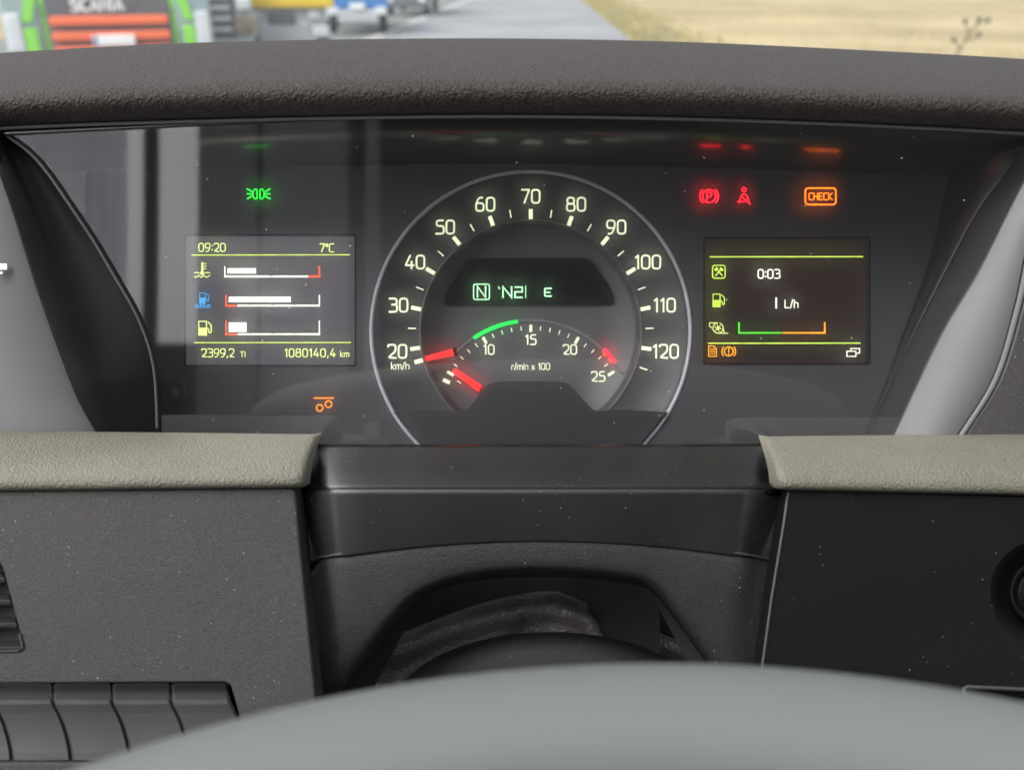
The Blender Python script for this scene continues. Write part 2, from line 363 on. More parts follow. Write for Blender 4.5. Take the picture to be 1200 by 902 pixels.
def text(s, px, py, h, w, m, parent, name, sw=None, align='l', sp=.24, cond=1.0, label=None, rot=0):
    """px,py = left/centre of baseline in photo pixels at depth w; h in pixels"""
    parts, wd_ = text_geo(s, h, sw or h * .15, sp, cond)
    off = 0 if align == 'l' else (-wd_ / 2 if align == 'c' else -wd_)
    mb = MB(); c, s_ = math.cos(rot), math.sin(rot)
    for vs_, fs_ in parts:
        mb.add([P(px + (v.x + off) * c - v.y * s_, py - v.y * c - (v.x + off) * s_, w) for v in vs_], fs_)
    o = mb.build(name, m, parent)
    if label: o['label'] = label
    return o
def draw(strokes, w, m, parent, name, label=None, fills=()):
    """strokes: (pixel points, width, radius, closed); fills: pixel polygons"""
    mb = MB()
    for pts, sw, r, cl in strokes:
        q = [(p[0], -p[1]) for p in pts]
        vs_, fs_ = ribbon(rnd(q, r, cl) if r else q, sw, cl)
        mb.add([P(v.x, -v.y, w) for v in vs_], fs_)
    for poly in fills:
        q = [P(p[0], p[1], w + .02) for p in poly]
        a = sum(q[i].x * q[(i + 1) % len(q)].y - q[(i + 1) % len(q)].x * q[i].y for i in range(len(q)))
        if a < 0: q.reverse()
        mb.add(q, [tuple(range(len(q)))])
    o = mb.build(name, m, parent)
    if label: o['label'] = label
    return o
def circ(cx, cy, r, n=24, a0=0, a1=360):
    k = n if abs(a1 - a0) >= 360 else n + 1
    return [(cx + r * math.cos(R(a0 + (a1 - a0) * i / n)), cy - r * math.sin(R(a0 + (a1 - a0) * i / n))) for i in range(k)]
def rect(x0, y0, x1, y1): return [(x0, y0), (x1, y0), (x1, y1), (x0, y1)]
def rrect(x0, y0, x1, y1, r):
    return [(p.x, p.y) for p in rnd(rect(x0, y0, x1, y1), r, True)]

# ============================================================ THE SETTING OUTSIDE
YAW = R(1.75)
def ground_pt(px, py):
    d = CAMM.to_3x3() @ Vector(((px - 600), (451 - py), -F)); t = -EYE / d.z; return Vector((d.x * t, d.y * t, 0))
rdir = Vector((math.sin(YAW), math.cos(YAW), 0)); rnorm = Vector((rdir.y, -rdir.x, 0))
def lat(px, py): return ground_pt(px, py).dot(rnorm)
xl, xr = lat(436, 43), lat(733, 43)
def strip(a, b, y0, y1, z):
    mb = MB(); n = 40; rows = []
    for i in range(n + 1):
        y = y0 + (y1 - y0) * (i / n) ** 2 if y0 > -1 else y0 + (y1 - y0) * i / n
        rows.append([rdir * y + rnorm * x + Vector((0, 0, z)) for x in (a, b)])
    return mb.grid(rows)
def ground_mat(name, c1, c2, scale, rough=.9, stretch=None, bump=.3, c3=None, s3=.08):
    m = bpy.data.materials.new(name); m.use_nodes = True; N, L = nodes(m); b = N['Principled BSDF']; b.inputs['Roughness'].default_value = rough
    tc = N.new('ShaderNodeTexCoord'); mp = N.new('ShaderNodeMapping'); L.new(tc.outputs['Object'], mp.inputs[0])
    if stretch: mp.inputs['Scale'].default_value = stretch; mp.inputs['Rotation'].default_value = (0, 0, R(20))
    n1 = N.new('ShaderNodeTexNoise'); n1.inputs['Scale'].default_value = scale; n1.inputs['Detail'].default_value = 8; L.new(mp.outputs[0], n1.inputs[0])
    mx = N.new('ShaderNodeMix'); mx.data_type = 'RGBA'; mx.inputs['A'].default_value = (*c1, 1); mx.inputs['B'].default_value = (*c2, 1)
    mr = N.new('ShaderNodeMapRange'); mr.inputs['From Min'].default_value = .35; mr.inputs['From Max'].default_value = .65
    L.new(n1.outputs[0], mr.inputs[0]); L.new(mr.outputs[0], mx.inputs['Factor']); out = mx.outputs['Result']
    if c3:
        n2 = N.new('ShaderNodeTexNoise'); n2.inputs['Scale'].default_value = s3; n2.inputs['Detail'].default_value = 4; L.new(tc.outputs['Object'], n2.inputs[0])
        m2 = N.new('ShaderNodeMapRange'); m2.inputs['From Min'].default_value = .45; m2.inputs['From Max'].default_value = .62; L.new(n2.outputs[0], m2.inputs[0])
        x2 = N.new('ShaderNodeMix'); x2.data_type = 'RGBA'; L.new(m2.outputs[0], x2.inputs['Factor']); L.new(out, x2.inputs['A']); x2.inputs['B'].default_value = (*c3, 1); out = x2.outputs['Result']
    L.new(out, b.inputs['Base Color'])
    bp = N.new('ShaderNodeBump'); bp.inputs['Strength'].default_value = bump; bp.inputs['Distance'].default_value = .05; L.new(n1.outputs[0], bp.inputs['Height']); L.new(bp.outputs[0], b.inputs['Normal'])
    return m
field_m = ground_mat('straw stubble', (.3, .235, .115), (.2, .155, .07), 1.2, stretch=(3, .25, 1), c3=(.36, .29, .15))
verge_m = ground_mat('dry verge grass', (.2, .17, .075), (.08, .1, .035), 1.6, c3=(.28, .22, .11), s3=.5)
asph_m = ground_mat('worn asphalt', (.15, .154, .165), (.19, .195, .205), .8, .8, c3=(.22, .225, .235), s3=.15, bump=.1)
lay_m = ground_mat('pale gravelly lay-by', (.13, .135, .13), (.17, .175, .17), .9, .9, c3=(.1, .105, .105), s3=.4)
line_m = ground_mat('worn white road paint', (.4, .4, .37), (.28, .28, .27), 3, .7)
tag(MB().grid([[Vector((x, y, -.02)) for x in (-3000, -300, 0, 300, 3000)] for y in (-300, 0, 100, 600, 4500)]).build('ground', field_m, frame=WORLD), kind='structure')
tag(strip(xr, xr + 2.6, -20, 700, -.012).build('verge', verge_m, frame=WORLD), kind='structure')
tag(strip(xl - 14, xl - .1, -20, 700, -.008).build('pavement', lay_m, frame=WORLD), kind='structure')
tag(strip(xl - .1, xr, -20, 700, -.004).build('road', asph_m, frame=WORLD), kind='structure')
tag(strip(xl, xl + .42, -20, 500, .001).build('road_marking', line_m, frame=WORLD), kind='structure')
# dry grass tufts of the verge and stubble
gm = MB(); rg = random.Random(3)
for i in range(5200):
    y = 18 + rg.random() ** 1.5 * 90; x = xr + .1 + rg.random() ** 1.4 * (3.2 if i % 3 else 14)
    p = rdir * y + rnorm * x; h = rg.uniform(.08, .34) * (1 if i % 3 else .5); a = rg.uniform(0, 6.28); d = Vector((math.cos(a), math.sin(a), 0)) * .03
    t = Vector((rg.uniform(-.12, .12), rg.uniform(-.12, .12), h)); gm.add([p - d, p + d, p + t], [(0, 1, 2)])
tag(gm.build('grass', mat('dry grass blades', (.3, .25, .1), .8, var=.5, vscale=1.5), frame=WORLD), 'dry yellow green grass growing along the road edge', 'grass', kind='stuff')

# weed in the field
wp = ground_pt(1118, 72) + Vector((0, 0, -.02))
weed = thing('weed', 'thin dark thistle standing alone at the edge of the straw field', 'plant', wp, WORLD)
weed_m = mat('dry thistle', (.04, .04, .02), .8)
mb = MB(); mb.tube([wp, wp + Vector((.1, 0, .35)), wp + Vector((.3, .02, .75)), wp + Vector((.5, 0, 1.15))], [.035, .03, .024, .02], 6)
for s, e in (((.1, 0, .35), (-.1, .05, .6)), ((.2, .01, .55), (.55, -.05, .75)), ((.3, .02, .75), (.15, .1, 1.1)), ((.4, .01, .95), (.75, 0, 1.12))):
    mb.tube([wp + Vector(s), wp + Vector(e)], [.022, .014], 5)
mb.build('stem', weed_m, weed)
for e in ((-.1, .05, .6), (.55, -.05, .75), (.15, .1, 1.1), (.75, 0, 1.12), (.5, 0, 1.15)):
    h = MB(); c = wp + Vector(e)
    rows = [[c + Vector((math.cos(k * .785) * math.sin(t) * .075, math.sin(k * .785) * math.sin(t) * .075, -math.cos(t) * .08)) for k in range(8)] for t in (.01, .6, 1.3, 1.9, 2.5, 3.1)]
    h.grid(rows, True); h.build('flower_head', weed_m, weed)

# ------------------------------------------------------------ vehicles on the lay-by
def pmat(n, c, r=.35, **k): return mat(n, c, r, var=.06, vscale=3, **k)
tyre_m = mat('tyre rubber', (.02, .02, .02), .8); rim_m = mat('grey wheel rim', (.3, .3, .3), .4, metal=.3)
glassd_m = mat('dark cab window', (.03, .04, .045), .12, spec=.8)
chas_m = mat('grey chassis', (.09, .095, .1), .6, var=.3, vscale=4); plate_m = pmat('number plate white', (.7, .7, .68))
lamp_m = pmat('clear headlight', (.55, .58, .6), .15)
def wheel(t, c, r=.5, wdt=.3, n=20):
    x, y, z = c
    def ring(rr, xx): return [Vector((xx, y + rr * math.cos(2 * math.pi * k / n), z + rr * math.sin(2 * math.pi * k / n))) for k in range(n)]
    o = MB().grid([ring(r * .55, x - wdt / 2), ring(r * .93, x - wdt / 2), ring(r, x - wdt * .35), ring(r, x + wdt * .35), ring(r * .93, x + wdt / 2), ring(r * .55, x + wdt / 2)], True).build('wheel', tyre_m, t)
    MB().grid([ring(.02, x - wdt * .3), ring(r * .35, x - wdt * .35), ring(r * .56, x - wdt * .5), ring(r * .56, x + wdt * .5), ring(r * .35, x + wdt * .35), ring(.02, x + wdt * .3)], True).build('rim', rim_m, o)
def truck(name, label, cx, y, cabm, lowm, grm, w=2.5, cab_h=3.1, length=7.5, bedm=None, bumperz=.55, yaw=0, slats=3, brand=None, trim=None, group=None, bed_z=1.35, bed_h=1.1, z0=1.0, bw=None):
    """front faces -Y; cab front plane at y. Built around its own origin"""
    t = thing(name, label, 'truck', (cx, y, 0), WORLD, group)
    h = w / 2
    def B(lo, hi): return MB().box((cx + lo[0], y + lo[1], lo[2]), (cx + hi[0], y + hi[1], hi[2]))
    B((-.45, .8, .6), (.45, length, .95)).build('chassis', chas_m, t, bevel=.02)
    for s in (-1, 1):
        wheel(t, (cx + s * (h - .2), y + 1.4, .5)); wheel(t, (cx + s * (h - .2), y + length - 1.2, .5))
        MB().box((cx + s * (h - .2) - .2, y + .8, 1.04), (cx + s * (h - .2) + .2, y + 2.0, 1.1)).build('mudguard', chas_m, t, bevel=.03)
    B((-h, 2.5, bed_z), (h, length, bed_z + bed_h)).build('load_bed', bedm or chas_m, t, bevel=.05)
    # cab shell
    z1 = cab_h; bw = bw or h - .02
    prof = [(0, z0), (-.02, 1.9), (.12, 2.15), (.42, z1), (2.1, z1 + .05), (2.1, z0)]
    mb = MB(); mb.add([(cx - h, y + a, b) for a, b in prof] + [(cx + h, y + a, b) for a, b in prof],
        [tuple(range(6))] + [tuple(range(11, 5, -1))] + [(i, i + 6, (i + 1) % 6 + 6, (i + 1) % 6) for i in range(6)])
    mb.build('cab_body', cabm, t, bevel=.09, seg=3)
    MB().add([(cx - h + .12, y + .16, 2.2), (cx + h - .12, y + .16, 2.2), (cx + h - .15, y + .36, z1 - .12), (cx - h + .15, y + .36, z1 - .12),
              (cx - h + .12, y + .07, 2.22), (cx + h - .12, y + .07, 2.22), (cx + h - .15, y + .28, z1 - .12), (cx - h + .15, y + .28, z1 - .12)],
             [(4, 5, 6, 7), (0, 1, 5, 4), (1, 2, 6, 5), (2, 3, 7, 6), (3, 0, 4, 7)]).build('windscreen', glassd_m, t)
    B((-bw, -.1, .45), (bw, .5, min(1.15, z0))).build('bumper', lowm, t, bevel=.07, seg=3)
    for s in (-1, 1):
        a = cx + s * (h - .3)
        MB().box((a - .22, y - .13, .75), (a + .22, y - .02, 1.05)).build('headlight', lamp_m, t, bevel=.04)
        a = cx + s * (h + .14)
        MB().box((a - .1, y + .2, 2.2), (a + .1, y + .4, 2.95)).build('mirror', tyre_m, t, bevel=.05)
    return t, B
green_m = pmat('bright green paint', (.22, .6, .07)); grey2_m = pmat('blue grey fascia', (.26, .33, .34)); org_m = pmat('orange red grille bar', (.75, .14, .05))
teal_m = pmat('pale teal trim', (.25, .5, .44)); yel_m = pmat('yellow paint', (.72, .5, .03)); blue_m = pmat('blue paint', (.04, .16, .42)); mud_m = mat('muddy brown plastic', (.22, .18, .14), .7, var=.4, vscale=5)
wht_m = pmat('white paint', (.65, .66, .66)); sil_m = pmat('silver grey paint', (.38, .4, .42))
# green truck, front towards the camera
gcx, gy = -5.15, 12.6
t, B = truck('green_truck', 'bright green truck facing us with orange grille bars and white lettering', gcx, gy, green_m, grey2_m, grey2_m, bedm=grey2_m)
B((-.74, -.07, 1.36), (.74, -.01, 2.16)).build('grille', chas_m, t, bevel=.02)
for z in (1.45, 1.62, 1.80):
    B((-.7, -.16, z), (.7, -.07, z + .11)).build('grille_bar', org_m, t, bevel=.02)
B((-.7, -.13, 1.33), (.7, -.05, 1.40)).build('trim_strip', teal_m, t)
B((-.24, -.2, 1.56), (.26, -.165, 1.69)).build('number_plate', plate_m, t, bevel=.01)
B((-.23, -.205, 1.565), (-.19, -.2, 1.685)).build('plate_band', blue_m, t)
for s in (-1, 1):
    a, b = sorted((s * .8, s * 1.24))
    B((a, -.06, 1.2), (b, .0, 2.2)).build('corner_panel', grey2_m, t, bevel=.03)
    a, b = sorted((s * .86, s * 1.02))
    B((a, -.09, 1.4), (b, -.06, 1.78)).build('corner_trim', green_m, t, bevel=.02)
    MB().add([(gcx + s * .8, gy - .09, 2.2), (gcx + s * .92, gy - .09, 2.2), (gcx + s * 1.02, gy - .09, 1.85), (gcx + s * .9, gy - .09, 1.85), (gcx + s * .8, gy - .05, 2.2), (gcx + s * .92, gy - .05, 2.2), (gcx + s * 1.02, gy - .05, 1.85), (gcx + s * .9, gy - .05, 1.85)], [(0, 1, 2, 3), (4, 7, 6, 5), (0, 4, 5, 1), (1, 5, 6, 2), (2, 6, 7, 3), (3, 7, 4, 0)]).build('corner_trim', green_m, t)
    c_ = s * 1.12; B((c_ - .09, -.1, 1.5), (c_ + .09, -.05, 1.95)).build('headlight', lamp_m, t, bevel=.05)
parts, wd_ = text_geo('SCANIA', .13, .035, .3); mb = MB()
for vs_, fs_ in parts:
    mb.add([(gcx - .42 + v.x, gy - .09, 1.98 + v.y) for v in vs_], fs_)
mb.build('lettering', print_m, t)
def turn(t, a): t.matrix_world = t.matrix_world @ Matrix.Rotation(R(a), 4, 'Z')
turn(t, 21)
# muddy grey truck
t, B = truck('grey_truck', 'muddy pale grey truck standing just behind the green truck', -6.3, 19.5, sil_m, mud_m, sil_m, bedm=sil_m, length=8, w=2.2)
turn(t, 16)
B((-.8, -.06, 1.2), (.8, -.01, 2.1)).build('grille', chas_m, t, bevel=.02)
for z in (1.3, 1.5, 1.7, 1.9): B((-.7, -.12, z), (.7, -.06, z + .09)).build('grille_bar', sil_m, t, bevel=.02)
for s in (-1, 1):
    a, b_q = sorted((s * .76, s * 1.2)); B((a, -.1, 1.25), (b_q, -.03, 1.6)).build('mud_panel', mud_m, t, bevel=.06); B((a + .08, -.14, 1.68), (b_q - .08, -.03, 1.95)).build('headlight', lamp_m, t, bevel=.07)
B((-.3, -.16, 1.42), (.3, -.12, 1.6)).build('bracket', mud_m, t, bevel=.03)
# yellow, blue and distant trucks
t, B = truck('yellow_truck', 'yellow truck with grey chassis and big dark tyres', -6.15, 26.5, yel_m, sil_m, chas_m, bedm=yel_m, length=8, z0=1.54, bw=.7, bed_z=1.65)
turn(t, 12)
B((-1.35, -.2, 1.5), (1.35, .3, 1.85)).build('front_beam', yel_m, t, bevel=.04)
B((-1.1, -.06, 1.05), (1.1, .1, 1.535)).build('front_panel', sil_m, t, bevel=.04)
B((-.4, -.14, 1.1), (.3, -.05, 1.4)).build('grille', chas_m, t, bevel=.03)
for s in (-1, 1): B((s * .8 - .15, -.12, 1.2), (s * .8 + .15, -.05, 1.45)).build('headlight', lamp_m, t, bevel=.05)
t, B = truck('blue_truck', 'blue truck with a white number plate beyond the yellow one', -6.27, 40, blue_m, sil_m, chas_m, bedm=blue_m, length=8, z0=.95, bw=.8)
turn(t, 8)
B((-.3, -.16, .98), (.3, -.11, 1.2)).build('number_plate', plate_m, t)
t, B = truck('white_truck', 'distant pale truck with dark wheels, last one along the lay-by', -6.0, 56, sil_m, chas_m, chas_m, bedm=wht_m, length=9)

# ============================================================ THE CAB AROUND THE CAMERA (reflected in the clear cover, shades the dash)
lining_m = mat('light grey cab lining', (.75, .74, .76), .8); refwall_m = mat('dark reflected wall', (.02, .02, .022), .9, var=.3); trimc_m = mat('pale pillar trim', (.62, .64, .62), .6)
def struct(name, mb, m, **k): return tag(mb.build(name, m, frame=WORLD, **k), kind='structure')
struct('cab_floor', MB().box((-.95, -1.4, 1.15), (1.6, 1.15, 1.2)), dark_m)
struct('cab_wall', MB().box((-.745, -1.45, 1.2), (1.6, -1.4, 3.9)).box((-.95, -1.45, 1.2), (-.745, -1.4, 2.5)).box((-.867, -1.42, 2.48), (-.845, -1.38, 3.9)), refwall_m)  # unseen rear wall; height, sky slot and dark post shaped for the cover's reflection
# door side with window opening
struct('door_wall', MB().box((-.95, -1.4, 1.2), (-.88, 1.15, 2.2)).box((-.95, -1.4, 2.2), (-.9, -.7, 2.45)), lining_m)
struct('reflection_band', MB().box((-.735, -1.4, 1.9), (-.6, -1.37, 3.85)).box((-.59, -1.4, 1.9), (-.385, -1.38, 3.85)).box((-.345, -1.4, 1.9), (-.31, -1.37, 3.85)), mat('grey reflection band', (.36, .35, .36), .8), bevel=.01)  # unseen strips added so the cover reflects pale vertical bands
cm = bpy.data.materials.new('translucent reflection sheet'); cm.use_nodes = True; N, L = nodes(cm); N.remove(N['Principled BSDF'])
tl = N.new('ShaderNodeBsdfTranslucent'); nz = N.new('ShaderNodeTexNoise'); nz.inputs['Scale'].default_value = 2.5; rp = N.new('ShaderNodeMix'); rp.data_type = 'RGBA'
rp.inputs['A'].default_value = (.25, .24, .28, 1); rp.inputs['B'].default_value = (.75, .72, .8, 1); L.new(nz.outputs[0], rp.inputs['Factor']); L.new(rp.outputs['Result'], tl.inputs[0]); L.new(tl.outputs[0], N['Material Output'].inputs[0])
mb = MB(); mb.grid([[(-.92 + .012 * math.sin(k * 1.3), -1.4 + k * .0125, z) for k in range(57)] for z in (2.6, 3.3, 4.0)])
struct('reflection_sheet', mb, cm, smooth=True)  # unseen backlit sheet added to brighten the left of the cover's reflection
struct('door_wall', MB().box((1.55, -1.4, 1.2), (1.6, 1.15, 2.2)).box((1.55, -1.4, 2.2), (1.6, -1.0, 3.25)), lining_m)
struct('windscreen_pane', MB().add([(-.95, 1.18, 2.25), (1.6, 1.18, 2.25), (1.6, .78, 3.28), (-.95, .78, 3.28)], [(0, 1, 2, 3)]), glass_m)

# ============================================================ DASHBOARD HOOD
def row(pts, n=61): return pc(pts, n)
hood = thing('dashboard_hood', 'dark brown grained padded hood arching over the instruments', 'dashboard hood', P(600, 136, 60))
XS = [-160, 0, 200, 400, 600, 800, 1000, 1200, 1360]
def hrow(ys, w): return row([(x, y, w if not callable(w) else w(x)) for x, y in zip(XS, ys)])
bot = [162, 149, 141.5, 137, 135, 138, 145, 155, 167]; top = [74, 61, 50, 45, 44, 48, 57, 68, 82]
def mixr(t, e=0): return [a + (b - a) * t + e for a, b in zip(bot, top)]
rows = [hrow([b + 8 for b in bot], 30), hrow([b + 1.5 for b in bot], 72), hrow(bot, 80), hrow(mixr(.06), 86), hrow(mixr(.2), 92), hrow(mixr(.36), 94), hrow(mixr(.44), 91), hrow(mixr(.52), 82),
        hrow(mixr(.72), 52), hrow(mixr(.9), 8), hrow(mixr(1), -35), hrow(mixr(1.0, 2), -70), hrow(mixr(.9), -110), hrow(mixr(.3), -140)]
mb = MB().grid(rows); mb.build('padding', hood_m, hood, smooth=True, sub=1)
# thin piping at the joint of the hood and the clear cover
mb = MB().tube(hrow([b + 1.6 for b in bot], 80.5), .7, 8); mb.build('edge_seal', rail_m, hood, smooth=True)
# dash top running forward to the windscreen
struct('dashboard_top', MB().add([(-.95, .5, 2.3), (1.6, .5, 2.3), (1.6, 1.2, 2.25), (-.95, 1.2, 2.25), (-.95, .5, 2.22), (1.6, .5, 2.22), (1.6, 1.2, 2.2), (-.95, 1.2, 2.2)],
       [(0, 1, 2, 3), (7, 6, 5, 4), (0, 4, 5, 1), (1, 5, 6, 2), (2, 6, 7, 3), (3, 7, 4, 0)]), hood_m)

# ============================================================ INSTRUMENT CLUSTER
cl = thing('instrument_cluster', 'truck instrument cluster with round speedometer between two lit screens', 'instrument cluster', P(622, 520, 0))
DC = (622, 388)
def lz(py): T = max(0, (py - 140) / 395); return 79 - 26 * T
A = [(x, y, lz(y) + .4) for x, y in ((2, 152), (34, 175), (57, 200), (86, 242), (112, 281), (138, 325), (160, 363), (176, 402), (184, 440), (187, 500), (188, 540))]
Bc = [(-12, 150, 82), (-2, 200, 81), (15, 250, 79), (40, 330, 75), (70, 415, 70), (92, 470, 67), (112, 506, 64), (130, 540, 60)]
E0 = [(1125, 190, 0), (1111, 212, 0), (1090, 303, 0), (1055, 400, 0), (1016, 502, 0), (1000, 545, 0)]
E1 = [(1204, 160, 66), (1188, 190, 50), (1146, 247, 34), (1104, 325, 20), (1062, 410, 12), (1021, 502, 8), (1004, 545, 6)]
E2 = [(x, y, lz(min(y, 530)) + .4) for x, y in ((1240, 150), (1203, 213), (1150, 316), (1103, 394), (1051, 504), (1030, 550))]
E3 = [(1262, 150, 82), (1212, 260, 78), (1189, 355, 74), (1163, 441, 70), (1124, 506, 66), (1095, 550, 64)]
# face plate with dial hole and display openings
dl = rrect(217, 275.5, 416.5, 428.5, 3); dr = rrect(825, 278.5, 1019, 426.5, 3)
left = [(100, 188), (100, 545)]
outer = [P(*p) for p in [(100, 545, 0), (1002, 545, 0), (1016, 502, 0), (1038, 450, 0), (1055, 400, 0), (1074, 350, 0), (1090, 303, 0), (1103, 255, 0), (1111, 222, 0), (1113, 212, 0), (1109, 207, 0), (1100, 206, 0), (850, 197, 0), (620, 192, 0), (400, 193, 0), (100, 200, 0)]]
hole = [P(x, y, 0) for x, y in circ(DC[0], DC[1], 186, 72)]
knobc = (201, 462)
MB().plate(outer, [hole, [P(x, y, 0) for x, y in dl], [P(x, y, 0) for x, y in dr]], 2.5).build('face_panel', face_m, cl, bevel=.0006, seg=2)
# back plate closing everything behind
MB().plate([P(*p) for p in ((-100, 165, -30), (1300, 165, -30), (1300, 620, -30), (-100, 620, -30))], (), 3).build('back_plate', dark_m, cl)
# upper shelf going from the face forward to the hood
n = 40
fa = row([(60, 201, -3), (400, 193.5, -3), (620, 192.5, -3), (850, 197.5, -3), (1100, 206, -3), (1130, 200, -3)], n)
fb = row([(-20, 160, 79), (400, 141, 79), (620, 139, 79), (850, 143, 79), (1120, 153, 79), (1230, 160, 79)], n)
MB().grid([fb, [a.lerp(b, .5) for a, b in zip(fa, fb)], fa]).build('upper_shelf', shelf_m, cl, smooth=True, thick=-.002)
# right inner wall: dark slope and textured band
e0, e1, e2, e3 = (row(E, 40) for E in (E0, E1, E2, E3))
MB().grid([e0, [a.lerp(b, .5) + Vector((0, 0, -3)) for a, b in zip(e0, e1)], e1]).build('inner_wall', shelf_m, cl, smooth=True, thick=.0015)
MB().grid([e1, [a.lerp(b, .12) for a, b in zip(e1, e2)], [a.lerp(b, .88) + Vector((0, 0, 1.5)) for a, b in zip(e1, e2)], e2]).build('side_band', wall_m, cl, smooth=True, thick=.0015)
# left inner wall going back from the cover edge to the face
a_ = row(A, 40); b_ = row(Bc, 40)
back = [Vector((p.x * CD / (CD - p.z), p.y * CD / (CD - p.z), -2)) + Vector((1, 0, 0)) for p in a_]
MB().grid([a_, [p.lerp(q, .5) for p, q in zip(a_, back)], back]).build('inner_wall', wall_m, cl, smooth=True, thick=.0015)
# black crescent trim, a concave channel
mid = [p.lerp(q, .5) + Vector((0, 0, -9 * math.sin(math.pi * min(1, .25 + i / 40)))) for i, (p, q) in enumerate(zip(a_, b_))]
MB().grid([b_, [p.lerp(q, .08) + Vector((0, 0, 1.6)) for p, q in zip(b_, mid)], [p.lerp(q, .55) for p, q in zip(b_, mid)], mid, [p.lerp(q, .6) for p, q in zip(mid, a_)], [p.lerp(q, .93) for p, q in zip(mid, a_)], a_]).build('side_trim', black_m, cl, smooth=True, thick=.002)
MB().tube(a_, .6, 6).build('cover_edge', black_m, cl, smooth=True)
# clear cover: gently tilted sheet from the hood to the column shelf
rows = []
for i in range(24):
    t_ = i / 23
    l_ = a_[int(t_ * 39)]; r_ = e2[int(t_ * 39)]
    yv = l_.y * (1 - t_) + l_.y * t_
    rw = []
    for j in range(33):
        s_ = j / 32; q = l_.lerp(r_, s_); yy = q.y + (4.5 * 4 * s_ * (1 - s_)) * (1 - t_)
        ww = 70
        for _ in range(4): ww = lz(451 - yy * F / (CD - ww))
        rw.append(Vector((q.x, yy, ww)))
    rows.append(rw)
MB().grid(rows).build('clear_cover', lens_m, cl, smooth=True)
# trip reset button
o = MB().grid([[P(x, y, w) for x, y in circ(*knobc, r, 24)] for r, w in ((19, .2), (18, 3), (15.5, 4), (13.5, .3))], True).build('button_collar', wall_m, cl, smooth=True)
MB().grid([[P(x, y, w) for x, y in circ(*knobc, r, 24)] for r, w in ((12.5, .2), (12, 16), (10.5, 18.5), (5, 20.2), (.1, 20.4))], True).build('reset_button', shroud_m, cl, smooth=True)

# ---------------- speedometer
sp = MB().grid([[P(x, y, w) for x, y in circ(*DC, r, 96)] for r, w in ((186, 0), (184, -.5), (179, -2.8), (131, -3.1))], True).build('speedometer', dial_m, cl, smooth=True)
MB().grid([[P(x, y, w) for x, y in circ(*DC, r, 96)] for r, w in ((189.4, .2), (189, 1.4), (187.6, 2.0), (185.6, 1.6), (184.6, .2))], True).build('bezel_ring', ring_m, sp, smooth=True)
MB().grid([[P(x, y, w) for x, y in circ(*DC, r, 96)] for r, w in ((131.5, -3.4), (130.5, -2.6), (129, -2.6), (128, -4), (126.5, -8), (124, -13), (121, -14.6), (80, -15), (.1, -15))], True).build('bowl', bowl_m, sp, smooth=True)
bottom = [(x, y) for x, y in circ(*DC, 183.5, 40, 211, 329)]
apr = bottom + [(781, 483), (735, 480), (700, 482), (694, 479), (668, 451), (661, 447.5), (640, 446.5), (592, 446.5), (577, 448), (570, 452), (549, 478), (542, 482), (500, 481), (463, 483)]
MB().plate([P(x, y, 4) for x, y in apr], (), 16).build('lower_apron', apron_m, sp, bevel=.0016, seg=3)
for k, v in enumerate(range(20, 130, 10)):
    a = 90 + 19.7 * (5 - k) ; rr = 158
    text(str(v), DC[0] + (rr + (2 if v > 99 else 0)) * math.cos(R(a)), DC[1] - rr * math.sin(R(a)) + 8, 15.5, -2.4, CRM, sp, 'number', 2.1, 'c', .2, .98)
def tick(a, r0, r1, wd_, w, m, parent, c=DC, name='tick_mark', dw=0):
    ca, sa = math.cos(R(a)), math.sin(R(a))
    return draw([([(c[0] + r0 * ca, c[1] - r0 * sa), (c[0] + r1 * ca, c[1] - r1 * sa)], wd_, 0, 0)], w, m, parent, name)
for k in range(0, 22):
    a = 90 + 9.85 * (10 - k); big = k % 2 == 0
    tick(a, 132.5 if big else 135, 141.5 if big else 143.5, 4.6 if big else 1.5, -2.2, CRM, sp)
tick(195, 132.5, 139.5, 5, -2.2, CRM, sp)
text('km/h', 469, 432.5, 8, -2.4, CRM, sp, 'unit_text', 1.05, 'c', .18, 1, 'small lettering km/h')
nd = MB()
def needle(p0, p1, w0, w1, wz, m, parent, cap):
    d = (Vector(p1) - Vector(p0)).normalized(); n_ = Vector((-d.y, d.x)); p0 = Vector(p0); p1 = Vector(p1)
    poly = [p0 + n_ * w0 * .6, p0 - d * 1.5 + n_ * w0 * .1, p0 - d * 1.5 - n_ * w0 * .1, p0 - n_ * w0 * .6, p1 - n_ * w1 * .6, p1 + n_ * w1 * .6]
    o = MB().plate([P(q.x, q.y, wz) for q in poly], (), 1.4).build('needle', m, parent, bevel=.0004)
    if cap:
        e = p1 + d * 4.5; pl = [p1 + n_ * w1 * .75, p1 - n_ * w1 * .75, e - n_ * w1 * .75, e + n_ * w1 * .75]
        MB().plate([P(q.x, q.y, wz + .6) for q in pl], (), 3).build('needle_cap', black_m, parent, bevel=.0005)
needle((493.5, 421.5), (531, 412.5), 4.6, 6.6, -5, REDN, sp, True)
